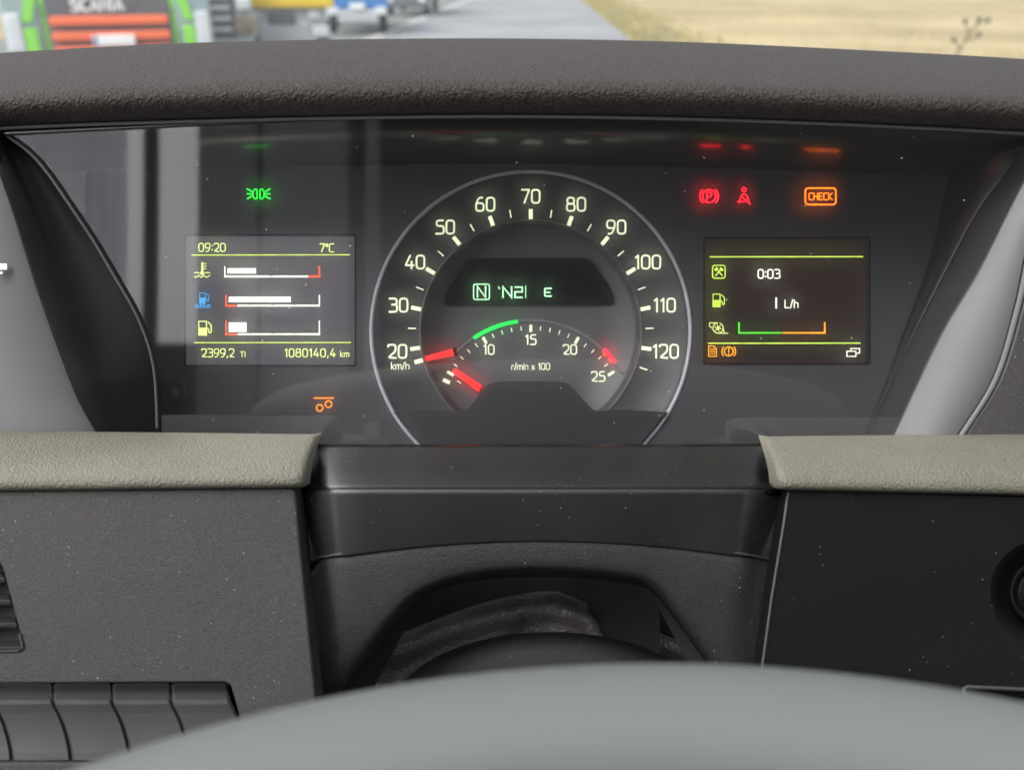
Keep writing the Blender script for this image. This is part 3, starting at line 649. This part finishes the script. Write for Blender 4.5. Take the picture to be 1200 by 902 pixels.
# centre gear display
pts = [(p.x, p.y) for p in rnd([(520, 357.5), (720, 357.5), (716, 340), (694, 306), (686, 302), (555, 302.5), (547, 306), (523, 342)], 6, True)]
cdz = MB().plate([P(x, y, -13.2) for x, y in pts], (), 1.5).build('gear_display', lcd_m, cl, bevel=.0003)
cdz['label'] = 'black gear display in the middle of the dial'
wz = -13.0
draw([(rect(555, 333, 573.5, 351), 1.3, 2.5, 1), ([(559.5, 348.5), (559.5, 335.5), (569, 348.5), (569, 335.5)], 1.9, 0, 0)], wz, PALE, cdz, 'symbol')
draw([([(589.5, 348.5), (589.5, 336), (599.5, 348.5), (599.5, 336)], 2, 0, 0), ([(603.5, 336.5), (612, 336.5), (612, 342), (603.5, 342), (603.5, 348.5), (612, 348.5)], 1.8, 0, 0), ([(584, 336), (585.5, 338.5)], 1.3, 0, 0), ([(616, 335), (616, 349)], .9, 0, 0)], wz, PALE, cdz, 'gear_text')
draw([([(646, 338), (638.5, 338), (638.5, 347), (646, 347)], 1.8, 1.5, 0), ([(639, 342.5), (644.5, 342.5)], 1.5, 0, 0)], wz, PALE, cdz, 'mode_text')

# ---------------- tachometer
TC = (622, 495); tz = -14.3
def arcpts(a0, a1, r=120, n=30): return [(TC[0] + r * math.cos(R(a0 + (a1 - a0) * i / n)), TC[1] - r * math.sin(R(a0 + (a1 - a0) * i / n))) for i in range(n + 1)]
ta = draw([(arcpts(137, 30) + [(727, 436.3), (733, 437.6), (741, 437.6)], 2.4, 0, 0)], tz, grey_m, cl, 'tachometer')
ta['label'] = 'grey arc rev counter inside the speedometer bowl'
for a0 in (123.3, 118.1, 112.8, 107.4, 102):
    draw([(arcpts(a0, a0 - 4.1, 119.3, 6), 4.6, 0, 0)], tz + .15, GRA, ta, 'green_zone')
for a0 in (44.2, 39.4):
    draw([(arcpts(a0, a0 - 3.0, 121, 6), 5, 0, 0)], tz + .15, RED, ta, 'red_zone')
    draw([(arcpts(a0 - .6, a0 - 2.8, 117.5, 6), 2.4, 0, 0)], tz + .3, ORR, ta, 'red_zone')
for k in range(4, 26):
    a = 90 + 5.86 * (15 - k); big = k % 5 == 0
    tick(a, 107 if big else 108.5, 113.5 if big else 113, 3.4 if big else 1.1, tz + .1, CRM, ta, TC)
tick(153.9, 107, 113, 4.2, tz + .1, CRM, ta, TC); tick(150.5, 94, 99, 1, tz + .1, CRM, ta, TC)
for v, x, y in (('10', 573, 415), ('15', 622, 403.5), ('20', 668, 415), ('25', 701, 446.5)):
    text(v, x, y, 11, tz + .1, CRM, ta, 'number', 1.5, 'c', .2)
text('r/min x 100', 622, 433, 7.4, tz + .1, CRM, ta, 'unit_text', .95, 'c', .17, .95, 'small lettering r/min x 100')
needle((532, 434), (563, 455.5), 5.4, 7, -11.5, REDN, ta, False)

# ---------------- left screen
ls = MB().plate([P(x, y, -1.4) for x, y in dl], (), 1).build('display_screen', lcdL, cl); ls['label'] = 'lit grey screen with clock, temperature and tank levels'
wz = -1.1
text('09:20', 233, 294.7, 9.4, wz, YEL, ls, 'clock_text', 1.35, 'l', .2, .98)
text('7oC', 375, 295.2, 9.4, wz, YEL, ls, 'temperature_text', 1.35, 'l', .17, .98)
draw([([(225, 299), (409.5, 298.6)], 1.3, 0, 0)], wz, LIME, ls, 'divider_line'); draw([([(228, 401.5), (411, 401.2)], 1.3, 0, 0)], wz, LIME, ls, 'divider_line')
text('2399,2', 236.5, 418, 9.2, wz, YEL, ls, 'trip_text', 1.35, 'l', .2, .98); text('TI', 282, 418, 6, wz, YEL, ls, 'unit_text', 1, 'l', .25)
text('1080140,4', 334, 418, 9.2, wz, YEL, ls, 'odometer_text', 1.35, 'l', .24, 1.0); text('km', 399, 418, 6.8, wz, YEL, ls, 'unit_text', 1, 'l', .2)
def gauge(y0, y1, fx, lowred, dots):
    a = 263.5 if not lowred else 265; b = 374.3
    draw([([(a, y0), (a, y1), (b, y1), (b, y0)], 1.4, 0, 0), ([(a, y1 - .6), (b, y1 - .6)], 2.2, 0, 0)] if not lowred else [([(a + 14, y1 - .5), (b, y1 - .5)], 2.2, 0, 0), ([(b, y1), (b, y0)], 1.4, 0, 0)], wz, WHT, ls, 'gauge_outline')
    if lowred: draw([([(a, y0), (a, y1 - .3)], 1.5, 0, 0), ([(a - .6, y1 - .3), (a + 12, y1 - .3)], 2.2, 0, 0)], wz + .1, ORR, ls, 'gauge_red_end')
    else: draw([([(b - 12.5, y1 - .5), (b + .6, y1 - .5)], 2.6, 0, 0), ([(b, y1), (b, y0)], 1.8, 0, 0)], wz + .1, ORR, ls, 'gauge_red_end')
    draw([], wz + .1, WHT, ls, 'gauge_bar', fills=[rect(a + 3, y0 + 1.7, fx, y0 + (8 if y1 - y0 < 15 else 13))])
gauge(312.5, 324.5, 300, False, 1); gauge(346, 358.6, 340.7, True, 3); gauge(376, 392, 289, True, 3)
for x, y in ((318, 324), (293, 358), (320, 358), (346, 358), (293, 391.5), (320, 391.5), (346, 391.5)):
    draw([], wz + .15, dark_m, ls, 'gauge_mark', fills=[circ(x, y - 1.2, 1.2, 10)])
def coolant(x, y, m, par):
    wv = lambda yy: ([(x - 9 + i * 1.5, yy + (1.1 * math.sin(i * 1.5))) for i in range(13)], 1.2, 0, 0)
    draw([([(x, y - 9), (x, y + 3)], 2.4, 0, 0), ([(x + 1, y - 8), (x + 4.5, y - 8)], 1, 0, 0), ([(x + 1, y - 5), (x + 4.5, y - 5)], 1, 0, 0), ([(x + 1, y - 2), (x + 4.5, y - 2)], 1, 0, 0),
          ([(x - 9, y + 3), (x - 6, y + 2), (x - 3.5, y + 3.6)], 1.2, 0, 0), ([(x + 3.5, y + 3.2), (x + 6, y + 2), (x + 9, y + 3)], 1.2, 0, 0), wv(y + 7)], wz, m, par, 'symbol', fills=[circ(x, y + 3, 2.6, 12)])
coolant(237, 317, YEL, ls)
def pump(x, y, s, m, par):
    f = lambda a, b: (x + a * s, y + b * s)
    draw([([f(-7, 8), f(-7, -8), f(2, -8), f(2, 8)], 1.3 * s, 0, 0), ([f(4, -7), f(7.5, -3.5), f(7.5, 5), f(5, 5.5), f(4.4, 1), f(2, 0)], 1.3 * s, 1, 0)], wz, m, par, 'symbol', fills=[[f(-7.6, 8.7), f(-7.6, -.5), f(2.6, -.5), f(2.6, 8.7)]])
pump(239, 349, .72, BLU, ls); pump(240, 384.5, 1, YEL, ls)
text('AdBlue', 237.5, 360.5, 5, wz, BLU, ls, 'symbol_text', .8, 'c', .16)
# ---------------- right screen
rs = MB().plate([P(x, y, -1.4) for x, y in dr], (), 1).build('display_screen', lcdR, cl); rs['label'] = 'dark screen with lime symbols and a green orange bar'
draw([([(832, 301), (1011, 300.8)], 1.5, 0, 0)], wz, LIME, rs, 'divider_line'); draw([([(830, 402.2), (1008, 402)], 1.5, 0, 0)], wz, LIME, rs, 'divider_line')
draw([(rect(835, 311, 849.8, 326), 1.3, 3, 1), ([(838.5, 323), (846, 314.5)], 1.3, 0, 0), ([(846.5, 323), (839, 314.5)], 1.3, 0, 0)], wz, LIME, rs, 'symbol', fills=[[(836.8, 315.5), (840, 312.8), (842, 315), (838.5, 318)], [(844.6, 312.8), (848.2, 316), (846.2, 318.3), (843, 315)]])
text('0:03', 888.5, 326, 10, wz, WHT, rs, 'timer_text', 1.5, 'l', .2); text('I', 909, 361, 12, wz, WHT, rs, 'value_text', 2); text('L/h', 920, 360.5, 9, wz, WHT, rs, 'unit_text', 1.3, 'l', .2)
pump(842, 352, .92, LIME, rs)
draw([(circ(841.5, 384.3, 6, 22, 100, 430), 1.1, 0, 0), ([(831.5, 378.3), (841, 378.3)], 1.1, 0, 0), ([(831.5, 378.3), (831.5, 382), (834, 384)], 1.1, 0, 0), ([(847.5, 384), (849, 390.5), (853, 390.5)], 1.1, 0, 0), ([(842, 390.5), (853, 390.5)], 1.1, 0, 0)] + [([(841.5 + 1.5 * math.cos(k * 1.047), 384.3 + 1.5 * math.sin(k * 1.047)), (841.5 + 4 * math.cos(k * 1.047 + .3), 384.3 + 4 * math.sin(k * 1.047 + .3))], .9, 0, 0) for k in range(6)], wz, YEL, rs, 'symbol', fills=[circ(841.5, 384.3, 1.8, 12)])
draw([([(866, 378), (866, 390), (915.5, 390)], 2, 0, 0)], wz, emit('vivid green', (.1, .9, .03), .8), rs, 'green_bar'); draw([([(917.5, 390), (966.5, 390), (966.5, 378)], 2, 0, 0)], wz, AMB, rs, 'orange_bar')
draw([([(830.5, 417.3), (830.5, 405.5), (836.5, 405.5), (839.5, 408.5), (839.5, 417.3)], 1.2, 0, 1)] + [([(832.3, y), (837.8, y)], 1, 0, 0) for y in (409, 411.6, 414.3)], wz, AMB, rs, 'symbol')
draw([(circ(854, 411.7, 5.2), 1.4, 0, 1), (circ(854, 411.7, 8, 10, 140, 220), 1.3, 0, 0), (circ(854, 411.7, 8, 10, -40, 40), 1.3, 0, 0), ([(854, 408.3), (854, 412.8)], 1.5, 0, 0), ([(854, 414.6), (854, 415.3)], 1.5, 0, 0)], wz, AMB, rs, 'symbol')
draw([(rect(992.5, 411.5, 1003, 417.5), 1.2, 0, 1), ([(997, 410.7), (997, 408.3), (1007.3, 408.3), (1007.3, 413.8), (1004, 413.8)], 1.2, 0, 0)], wz, WHT, rs, 'symbol')

for q in (dl, dr):
    draw([(q, 2.2, 0, 1)], .18, black_m, cl, 'screen_frame')
# ---------------- tell-tales
wt = .25
def tt(x, s): return 303 + s * x
st = []
for s in (-1, 1):
    st.append((([(303 + s * 1.7, 233), (303 + s * 1.7, 222), (303 + s * 4.2, 221.5), (303 + s * 6.6, 224.5), (303 + s * 6.6, 230.5), (303 + s * 4.2, 233.4)]), 1.3, 2, 1))
    for a in (-2.8, 0, 2.8): st.append(([(303 + s * 8.2, 227.3 + a), (303 + s * 13.5, 227.3 + a * 2.1)], 1.4, 0, 0))
draw(st, wt, GRN, cl, 'tell_tale', 'green side light symbol above the left screen')
draw([([(368, 466.3), (391, 466.3)], 1.7, 0, 0), (circ(374.6, 477.8, 3.8, 16), 1.6, 0, 1), (circ(385, 473.4, 3.8, 16), 1.6, 0, 1)], wt, emit('orange amber', (1, .25, .01), 1.2), cl, 'tell_tale', 'orange symbol of two wheels under a line, below the left screen')
draw([(circ(831, 230, 7.6, 28), 1.3, 0, 1), (circ(831, 230, 10.8, 10, 135, 225), 1.3, 0, 0), (circ(831, 230, 10.8, 10, -45, 45), 1.3, 0, 0), ([(828.4, 234.5), (828.4, 225.6), (833.6, 225.6), (833.6, 230.5), (828.4, 230.5)], 1.5, 1.6, 0)], wt, RED, cl, 'tell_tale', 'red parking brake symbol with the letter P')
draw([(circ(872, 222.3, 2.3, 14), 1.2, 0, 1), ([(866.3, 238), (868.2, 229.5), (872, 227), (875.8, 229.5), (877.7, 238)], 1.2, 2, 0), ([(868.5, 230), (879.5, 239.5)], 1.1, 0, 0), ([(864.5, 236), (872, 236.5), (874.5, 234)], 1.1, 0, 0)], wt, RED, cl, 'tell_tale', 'red seat belt reminder symbol')
ck = draw([(rect(943.8, 220.6, 979.5, 239.8), 1.9, 4, 1)], wt, ORG, cl, 'tell_tale', 'orange outlined CHECK light')
text('CHECK', 961.6, 234.2, 7.8, wt, ORG, ck, 'lettering', 1.35, 'c', .22, .95)

# ============================================================ SILVER SIDE PANELS
sl = thing('side_panel', 'smooth grey curved panel left of the instrument cluster', 'dashboard panel', P(40, 500, 76))
lb = [p + Vector((-.5, 0, -1.5)) for p in b_]
lf = [P(-150, 150 + i * 10, 84) for i in range(40)]
MB().grid([[P(-170, 150 + 10 * i, 42 + .55 * i) for i in range(40)], [Vector((a.x * .55 + b.x * .45, a.y * .55 + b.y * .45, a.z * .55 + b.z * .45 + 1)) for a, b in zip([P(-170, 150 + 10 * i, 42 + .55 * i) for i in range(40)], lb)], lb, [p + Vector((1, 0, -5)) for p in lb]]).build('panel_skin', silver_m, sl, smooth=True, thick=.002)
draw([], 74.5, print_m, sl, 'symbol', 'white printed symbol', fills=[rect(-12, 309, 8, 316), rect(-12, 318.5, 3, 321)])
sr = thing('side_panel', 'grey wedge shaped panel with a bright rail right of the cluster', 'dashboard panel', P(1120, 505, 60))
q2 = [p + Vector((.6, 0, -1)) for p in e2]
MB().grid([q2, [a.lerp(b, .5) for a, b in zip(q2, e3)], e3]).build('panel_skin', silver_m, sr, smooth=True, thick=-.002)
MB().tube([p + Vector((1.2, 0, 0.8)) for p in e3], 1.3, 10).build('edge_rail', rail_m, sr, smooth=True)
MB().tube([p + Vector((4.0, 0, 0.0)) for p in e3], .7, 8).build('edge_rail', silver_m, sr, smooth=True)
MB().grid([[p + Vector((3, 0, -1)) for p in e3], [p + Vector((5, 0, 1)) for p in e3], [P(1420, 150 + 10 * i, 70) for i in range(40)]]).build('outer_panel', panel_m, sr, smooth=True, thick=.002)

# ============================================================ SAGE PADS
def pad(xs0, name, label, ys, xin, flip):
    """ys: y of (top, bottom) as function of x"""
    t = thing(name, label, 'dashboard pad', P(xin, 575, 95))
    prof = [(.5, 30), (.06, 50), (.0, 64), (.05, 72), (.2, 82), (.42, 92), (.65, 98), (.85, 100.5), (.97, 100), (1.02, 97), (1.0, 90)]
    rows = []
    N_ = 24
    for f, w in prof:
        r_ = []
        for i in range(N_):
            s_ = i / (N_ - 1)
            bend = xin + flip * 16 * math.sin(min(1, max(0, f)) * math.pi * .5 + .0) * (1 if flip > 0 else 1)
            x = xs0 + (bend - xs0) * s_
            y0, y1 = ys(x); r_.append(P(x, y0 + (y1 - y0) * f, w))
        # rolled end
        e = r_[-1]; dx = (1 if xs0 < xin else -1)
        r_.append(e + Vector((dx * 1.6, 0, -1.0))); r_.append(e + Vector((dx * 2.3, 0, -3.5))); r_.append(e + Vector((dx * 2.0, 0, -14)))
        rows.append(r_)
    MB().grid(rows).build('cushion', pad_m, t, smooth=True, sub=1)
    return t
pad(-220, 'dashboard_pad', 'sage green grained pad left of the steering column, above the charcoal panel', lambda x: (503 + x * .012, 574.5 - x * .011), 364, -1)
pr = pad(1420, 'dashboard_pad', 'sage green grained pad right of the steering column, above the shade-darkened panel', lambda x: (510 - (x - 905) * .012, 573 + (x - 905) * .022), 904, 1)

# ============================================================ LOWER PANELS
pl = thing('lower_dashboard', 'charcoal lower dashboard panel with air vent and row of switches', 'dashboard panel', P(180, 700, 95))
def wl_(y): return 96 + (y - 575) * .05
def PL(x, y, d=0): return P(x, y, wl_(y) + d)
vent = [(-60, 655), (-4, 655), (2, 664), (27, 757), (24, 763), (-60, 765)]
swh = [(-90, 801.5), (262, 799.5), (270, 803), (283, 850), (292, 893), (-90, 893)]
out = [(-220, 577), (341, 571), (346, 575), (352, 640), (362, 740), (375, 870), (390, 1000), (-220, 1000)]
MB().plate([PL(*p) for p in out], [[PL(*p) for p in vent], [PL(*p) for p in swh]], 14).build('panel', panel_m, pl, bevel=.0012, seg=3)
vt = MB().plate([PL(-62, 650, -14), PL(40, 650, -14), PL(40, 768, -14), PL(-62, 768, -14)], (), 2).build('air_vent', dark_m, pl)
vt['label'] = 'slatted air vent at the left edge'
for y in (668, 694, 721, 749):
    mb = MB(); xr_ = 2 + (y - 664) * .27
    mb.add([PL(-62, y + 9, -4), PL(xr_ + 2.5, y + 9, -4), PL(xr_, y + 1, -12), PL(-62, y + 1, -12), PL(-62, y + 15, -5), PL(xr_ + 3.5, y + 15, -5), PL(xr_ + 2, y + 6, -13), PL(-62, y + 6, -13)],
           [(0, 1, 2, 3), (4, 7, 6, 5), (0, 4, 5, 1), (1, 5, 6, 2), (2, 6, 7, 3), (3, 7, 4, 0)]).build('slat', panel_m, vt, bevel=.0004)
MB().tube([PL(-62, 764.5, .3), PL(22, 762.5, .3), PL(27, 759, .3), PL(23, 742, .3)], .5, 6).build('vent_rim', panel_m, pl, smooth=True)
MB().plate([PL(-92, 796, -19), PL(300, 796, -19), PL(310, 900, -19), PL(-92, 900, -19)], (), 2).build('switch_recess', dark_m, pl)
for k in range(5):
    x0 = -76 + 69.2 * k + 2; x1 = x0 + 63
    rows = []
    for y, d, sh in ((803, -17, 0), (804, -15, 0), (805, -13.8, 0), (819, -.6, 1.2), (821, .8, 1.6), (823.5, .6, 2.5), (829, 0, 5.4), (834, -.5, 8), (840, -.9, 10.8), (846, -1.25, 13.2), (852, -1.5, 15.3), (859, -1.75, 17.4), (866, -1.9, 19.3), (874, -2.0, 21), (881, -2.0, 22.2), (888, -2.0, 23), (889.5, -3, 23.3), (890, -9, 23.5)):
        hh = [PL(x0 + sh, y, d - 8), PL(x0 + sh, y, d - 3), PL(x0 + sh + .6, y, d - .6), PL(x0 + sh + 2, y, d), PL((x0 + x1) / 2 + sh, y, d + .1), PL(x1 + sh - 2, y, d), PL(x1 + sh - .6, y, d - .6), PL(x1 + sh, y, d - 3), PL(x1 + sh, y, d - 8)]
        rows.append(hh)
    MB().grid(rows).build('rocker_switch', switch_m, pl, thick=.001)

pr_ = thing('lower_dashboard', 'shade-darkened lower dashboard panel with round knob recess on the right', 'dashboard panel', P(1050, 700, 95))
KC = (1222, 694)
outr = [(926, 573), (1420, 590), (1420, 1000), (862, 1000), (893, 790), (905, 700), (918, 620)]
sw2 = [(1128, 804), (1300, 811), (1300, 900), (1150, 900)]
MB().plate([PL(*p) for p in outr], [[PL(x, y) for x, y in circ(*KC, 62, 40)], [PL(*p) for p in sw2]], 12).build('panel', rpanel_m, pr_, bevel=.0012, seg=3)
MB().tube([PL(924, 577, .2), PL(917, 622, .2), PL(904, 702, .2), PL(892, 790, .2), PL(880, 870, .2)], .55, 6).build('edge_strip', switch_m, pr_, smooth=True)
kn = MB().grid([[PL(x, y, d) for x, y in circ(*KC, r, 40)] for r, d in ((63, -.5), (61, -.9), (57, -2.6), (50, -6), (43, -9), (40, -10), (.1, -12))], True).build('knob_recess', rpanel_m, pr_, smooth=True)
kn['label'] = 'round dished recess'
kb = MB().grid([[PL(x, y, d) for x, y in circ(*KC, r, 40)] for r, d in ((40, -12), (39, -3), (36, -.5), (34, -1.5), (31, -4), (27, -4.5), (24, .5), (20, 1.5), (.1, 1.8))], True).build('knob', black_m, pr_, smooth=True)
MB().grid([[PL(x, y, d) for x, y in circ(*KC, r, 40)] for r, d in ((37.4, -.4), (36.3, .2), (35, -.4))], True).build('knob_ring', rpanel_m, pr_, smooth=True)
MB().plate([PL(1110, 796, -12), PL(1320, 796, -12), PL(1320, 910, -12), PL(1110, 910, -12)], (), 2).build('switch_recess', dark_m, pr_)
MB().tube([PL(1150, 900, .4), PL(1129, 806, .4), PL(1133, 804.5, .4), PL(1300, 811.5, .4)], .8, 6).build('recess_rim', switch_m, pr_, smooth=True)
MB().plate([PL(1150, 818, -6), PL(1300, 824, -6), PL(1300, 898, -6), PL(1162, 898, -6)], (), 5).build('switch_blank', shroud_m, pr_, bevel=.001)

# ============================================================ COLUMN SURROUND
cs = thing('column_surround', 'black plastic surround with arched opening around the steering column', 'column surround', P(635, 660, 70))
# top shelf: from the cover down to the front crease, curling up at both ends
def srow(f, w, y):
    """one row of the shelf from left to right"""
    l, r = 366 - 9 * f, 905 + 14 * f
    up = 1 - f
    return pc([(l - 4, y - 12 * (1 - f), w + 6 * (1 - f) - 9 * f), (l + 6, y - 1 + f, w + 1 - 8 * f), (l + 45, y, w), (520, y, w), (635, y, w), (760, y, w), (r - 62, y - .5, w), (r - 14, y - 1.5 * (1 - f), w + 2 - 7 * f), (r - 3, y - 11 * (1 - f), w + 8 * (1 - f) - 9 * f)], 60)
rows = [srow(0, 46, 522), srow(.0, 53, 520.5), srow(.1, 57, 525), srow(.5, 74, 547), srow(.9, 91, 567), srow(.97, 93.4, 571), srow(1.0, 94.4, 573.5), srow(1.0, 94, 580)]
MB().grid(rows).build('top_shelf', mat('smooth dark shelf', (.005, .0048, .0048), .26, .1, 1500, 'noise', dust=.6, spec=.15), cs, smooth=True, thick=-.002)
# front band and arch panel
def seam(x): return 655 - 25 * (1 - ((x - 635) / 280) ** 2) if abs(x - 635) < 280 else 655
def wfront(x):     # bevelled sides fall back
    if x < 395: return 94 - (395 - x) * .3
    if x > 872: return 94 - (x - 872) * .28
    return 94
bx = [360, 366, 388, 397, 430, 480, 530, 580, 635, 690, 740, 790, 840, 865, 876, 914, 930]
up_ = [P(x, 574.5, wfront(x)) for x in bx]
m1 = [P(x + (1 if x < 600 else -1), 580, wfront(x) + .8) for x in bx]
lo_ = [P(x + (7 if x < 600 else -8) * .9, seam(x) - 1, wfront(x) - .5) for x in bx]
lo2 = [p + Vector((0, -.4, -1.2)) for p in lo_]
MB().grid([up_, m1, lo_, lo2]).build('front_band', shroud_m, cs, thick=.002, bevel=.0006)
def arch_edge():
    return [(350, 1000), (352, 900), (372, 845), (400, 805), (430, 765), (462, 722), (486, 699), (515, 684), (560, 672.5), (610, 668), (650, 668), (700, 671), (742, 677), (762, 684), (778, 698), (800, 727), (822, 757), (842, 788), (868, 840), (885, 900), (888, 1000)]
ae = curve([(x, y, 0) for x, y in arch_edge()], 70)
top_ = [(p.x, p.y) for p in curve([(x + (7 if x < 600 else -8) * .9, seam(x) + .3, 0) for x in bx], 50)]
# radial strips from the outer boundary to the arch edge
outb = curve([(396, 1000, 0), (380, 850, 0), (365, 720, 0), (359, 656, 0)], 18)[:-1] + [Vector((x, y, 0)) for x, y in top_[1:-1]] + curve([(921.5, 656, 0), (912, 700, 0), (893, 790, 0), (876, 900, 0), (866, 1000, 0)], 18)[1:]
n = len(outb); ae = curve([(x, y, 0) for x, y in arch_edge()], n)
# pair points: match by fraction but keep corners
rows = []
for f, dw in ((0, 0), (.04, .9), (.12, 1.2), (.35, 1.2), (.6, 1.2), (.82, 1.0), (.93, .3), (1, -2.5)):
    r_ = []
    for a, b in zip(outb, ae):
        x = a.x + (b.x - a.x) * f; y = a.y + (b.y - a.y) * f
        wb = wfront(x) - max(0, y - 656) * .012
        r_.append(P(x, y, wb + dw - 1.2))
    rows.append(r_)
lipi = []
for b in ae: lipi.append(P(b.x, b.y, wfront(b.x) - 8))
rows.append([P(b.x + (0), b.y + 1.5, wfront(b.x) - 9) for b in ae])
rows.append([P(b.x * .97 + 635 * .03, b.y + 9 * (1 - abs(b.x - 635) / 320), wfront(b.x) - 24) for b in ae])
MB().grid(rows).build('arch_panel', arch_m, cs, smooth=True, thick=-.0015)
MB().tube([P(p.x, p.y - .3, wfront(p.x) + .7) for p in [Vector((x, y, 0)) for x, y in top_]], .45, 6).build('seam_edge', switch_m, cs, smooth=True)
# recess behind the gap between panels
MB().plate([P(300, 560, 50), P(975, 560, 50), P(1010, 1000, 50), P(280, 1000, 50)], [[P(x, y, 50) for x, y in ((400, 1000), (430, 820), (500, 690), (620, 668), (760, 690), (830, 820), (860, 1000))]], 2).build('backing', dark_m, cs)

# ============================================================ STEERING COLUMN AND GAITER
co = thing('steering_column', 'dark steering column with creased leather gaiter inside the arch', 'steering column', P(640, 800, 20))
def fold(s_, t_):
    return 0
rows = []
for i in range(46):
    t_ = i / 45; r_ = []
    for j in range(70):
        s_ = j / 69; x = 440 + 400 * s_
        ytop = 700 - 28 * math.sin(math.pi * s_)
        y = ytop + (812 - ytop) * t_
        # ridge curve running from lower left up to the middle
        ridge = 764 - 52 * math.sin(min(1, max(0, (x - 465) / 190)) * math.pi / 2) + max(0, x - 655) * .35
        d = (y - ridge) / 13
        g = min(1, max(0, (y - ridge + 26) / 24)); g = g * g * (3 - 2 * g)
        w = -40 + 48 * g + 14 * t_ + 6 * math.exp(-d * d)
        w += 7 * math.exp(-((x - 640 - (y - 700) * .15) / 16) ** 2) * (1 - g) - 34 * g / (1 + math.exp(-(x - 672 - (y - 690) * .75) / 7))
        w += 1.8 * math.exp(-((x - 590 + (y - 740) * .8) / 7) ** 2) - 2.2 * math.exp(-((x - 612 - (y - 740) * .2) / 5) ** 2) + 1.2 * math.sin(x * .06 + y * .05)
        r_.append(P(x, y, w))
    rows.append(r_)
MB().grid(rows).build('gaiter', leather_m, co, smooth=True, thick=.001)
rows = []
for k in range(14):
    th = k / 13 * math.pi / 2; r_ = []
    for j in range(48):
        a = 2 * math.pi * j / 48
        r_.append(Vector((15 + 78 * math.cos(a) * math.sin(th + .02), -128 + 25 * math.sin(a) * math.sin(th + .02) + 5 * math.cos(th), 30 + 0)) + Vector((0, 0, 14 * math.cos(th))) + Vector((0, -10, 0)))
    rows.append(r_)
# domed collar seen edge-on: half ellipse standing out of the gaiter
dome = []
for f, w0, g in ((1.0, 20, 0), (.995, 34, 1), (.97, 42, 3.5), (.9, 48, 10), (.72, 51, 26), (.45, 52, 50), (.2, 52, 74)):
    dome.append([P(645 + (x - 645) * f, y + g, w0) for x, y in [(645 + 188 * math.cos(a), 838 - 98 * math.sin(a)) for a in [math.pi * (1.12 - 1.24 * j / 47) for j in range(48)]]])
MB().grid(dome).build('column_collar', arch_m, co, smooth=True)
MB().plate([P(662, 660, 4), P(772, 668, 8), P(776, 800, 12), P(745, 800, 12), P(706, 742, 8)], (), 3).build('felt_panel', mat('dark felt', (.03, .028, .028), .9, .5, 900, 'noise'), co, bevel=.001)
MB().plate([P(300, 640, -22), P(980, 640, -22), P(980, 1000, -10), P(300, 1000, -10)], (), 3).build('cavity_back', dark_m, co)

# ============================================================ STEERING WHEEL
th = R(30.5); dirw = Vector((0, -math.sin(th), math.cos(th))); RW = 250; TR = 17.5
T_ = Vector((31, -76, CD - 190)); CW = T_ + dirw * RW
nW = dirw.cross(Vector((1, 0, 0))).normalized()
sw = thing('steering_wheel', 'grey steering wheel rim, its out of focus top edge across the foreground', 'steering wheel', CW)
rows = []
for i in range(144):
    a = 2 * math.pi * i / 144; rd = Vector((1, 0, 0)) * math.sin(a) - dirw * math.cos(a)
    rows.append([CW + rd * (RW + TR * 1.0 * math.cos(b)) + nW * TR * math.sin(b) for b in [2 * math.pi * j / 24 for j in range(24)]])
rows.append(rows[0])
MB().grid(rows, True).build('rim', wheel_m, sw, smooth=True)
hubc = CW - nW * 45 * (1 if nW.z < 0 else -1) * -1
lowc = -1 if nW.z > 0 else 1
for sx in (-1, 1):
    p0 = CW + Vector((sx * 60, 0, 0)) + nW * 25 * lowc; p1 = CW + Vector((sx * (RW - 3), 0, 0))
    MB().tube([p0, p0.lerp(p1, .5) + nW * 6 * lowc, p1], [22, 16, 13], 12).build('spoke', wheel_m, sw, smooth=True)
def wc(r, h): return [CW + (Vector((1, 0, 0)) * math.cos(2 * math.pi * k / 36) + dirw * math.sin(2 * math.pi * k / 36)) * r + nW * h * lowc for k in range(36)]
MB().grid([wc(.5, 8), wc(70, 12), wc(82, 20), wc(84, 36), wc(70, 50), wc(.5, 52)], True).build('hub', wheel_m, sw, smooth=True)
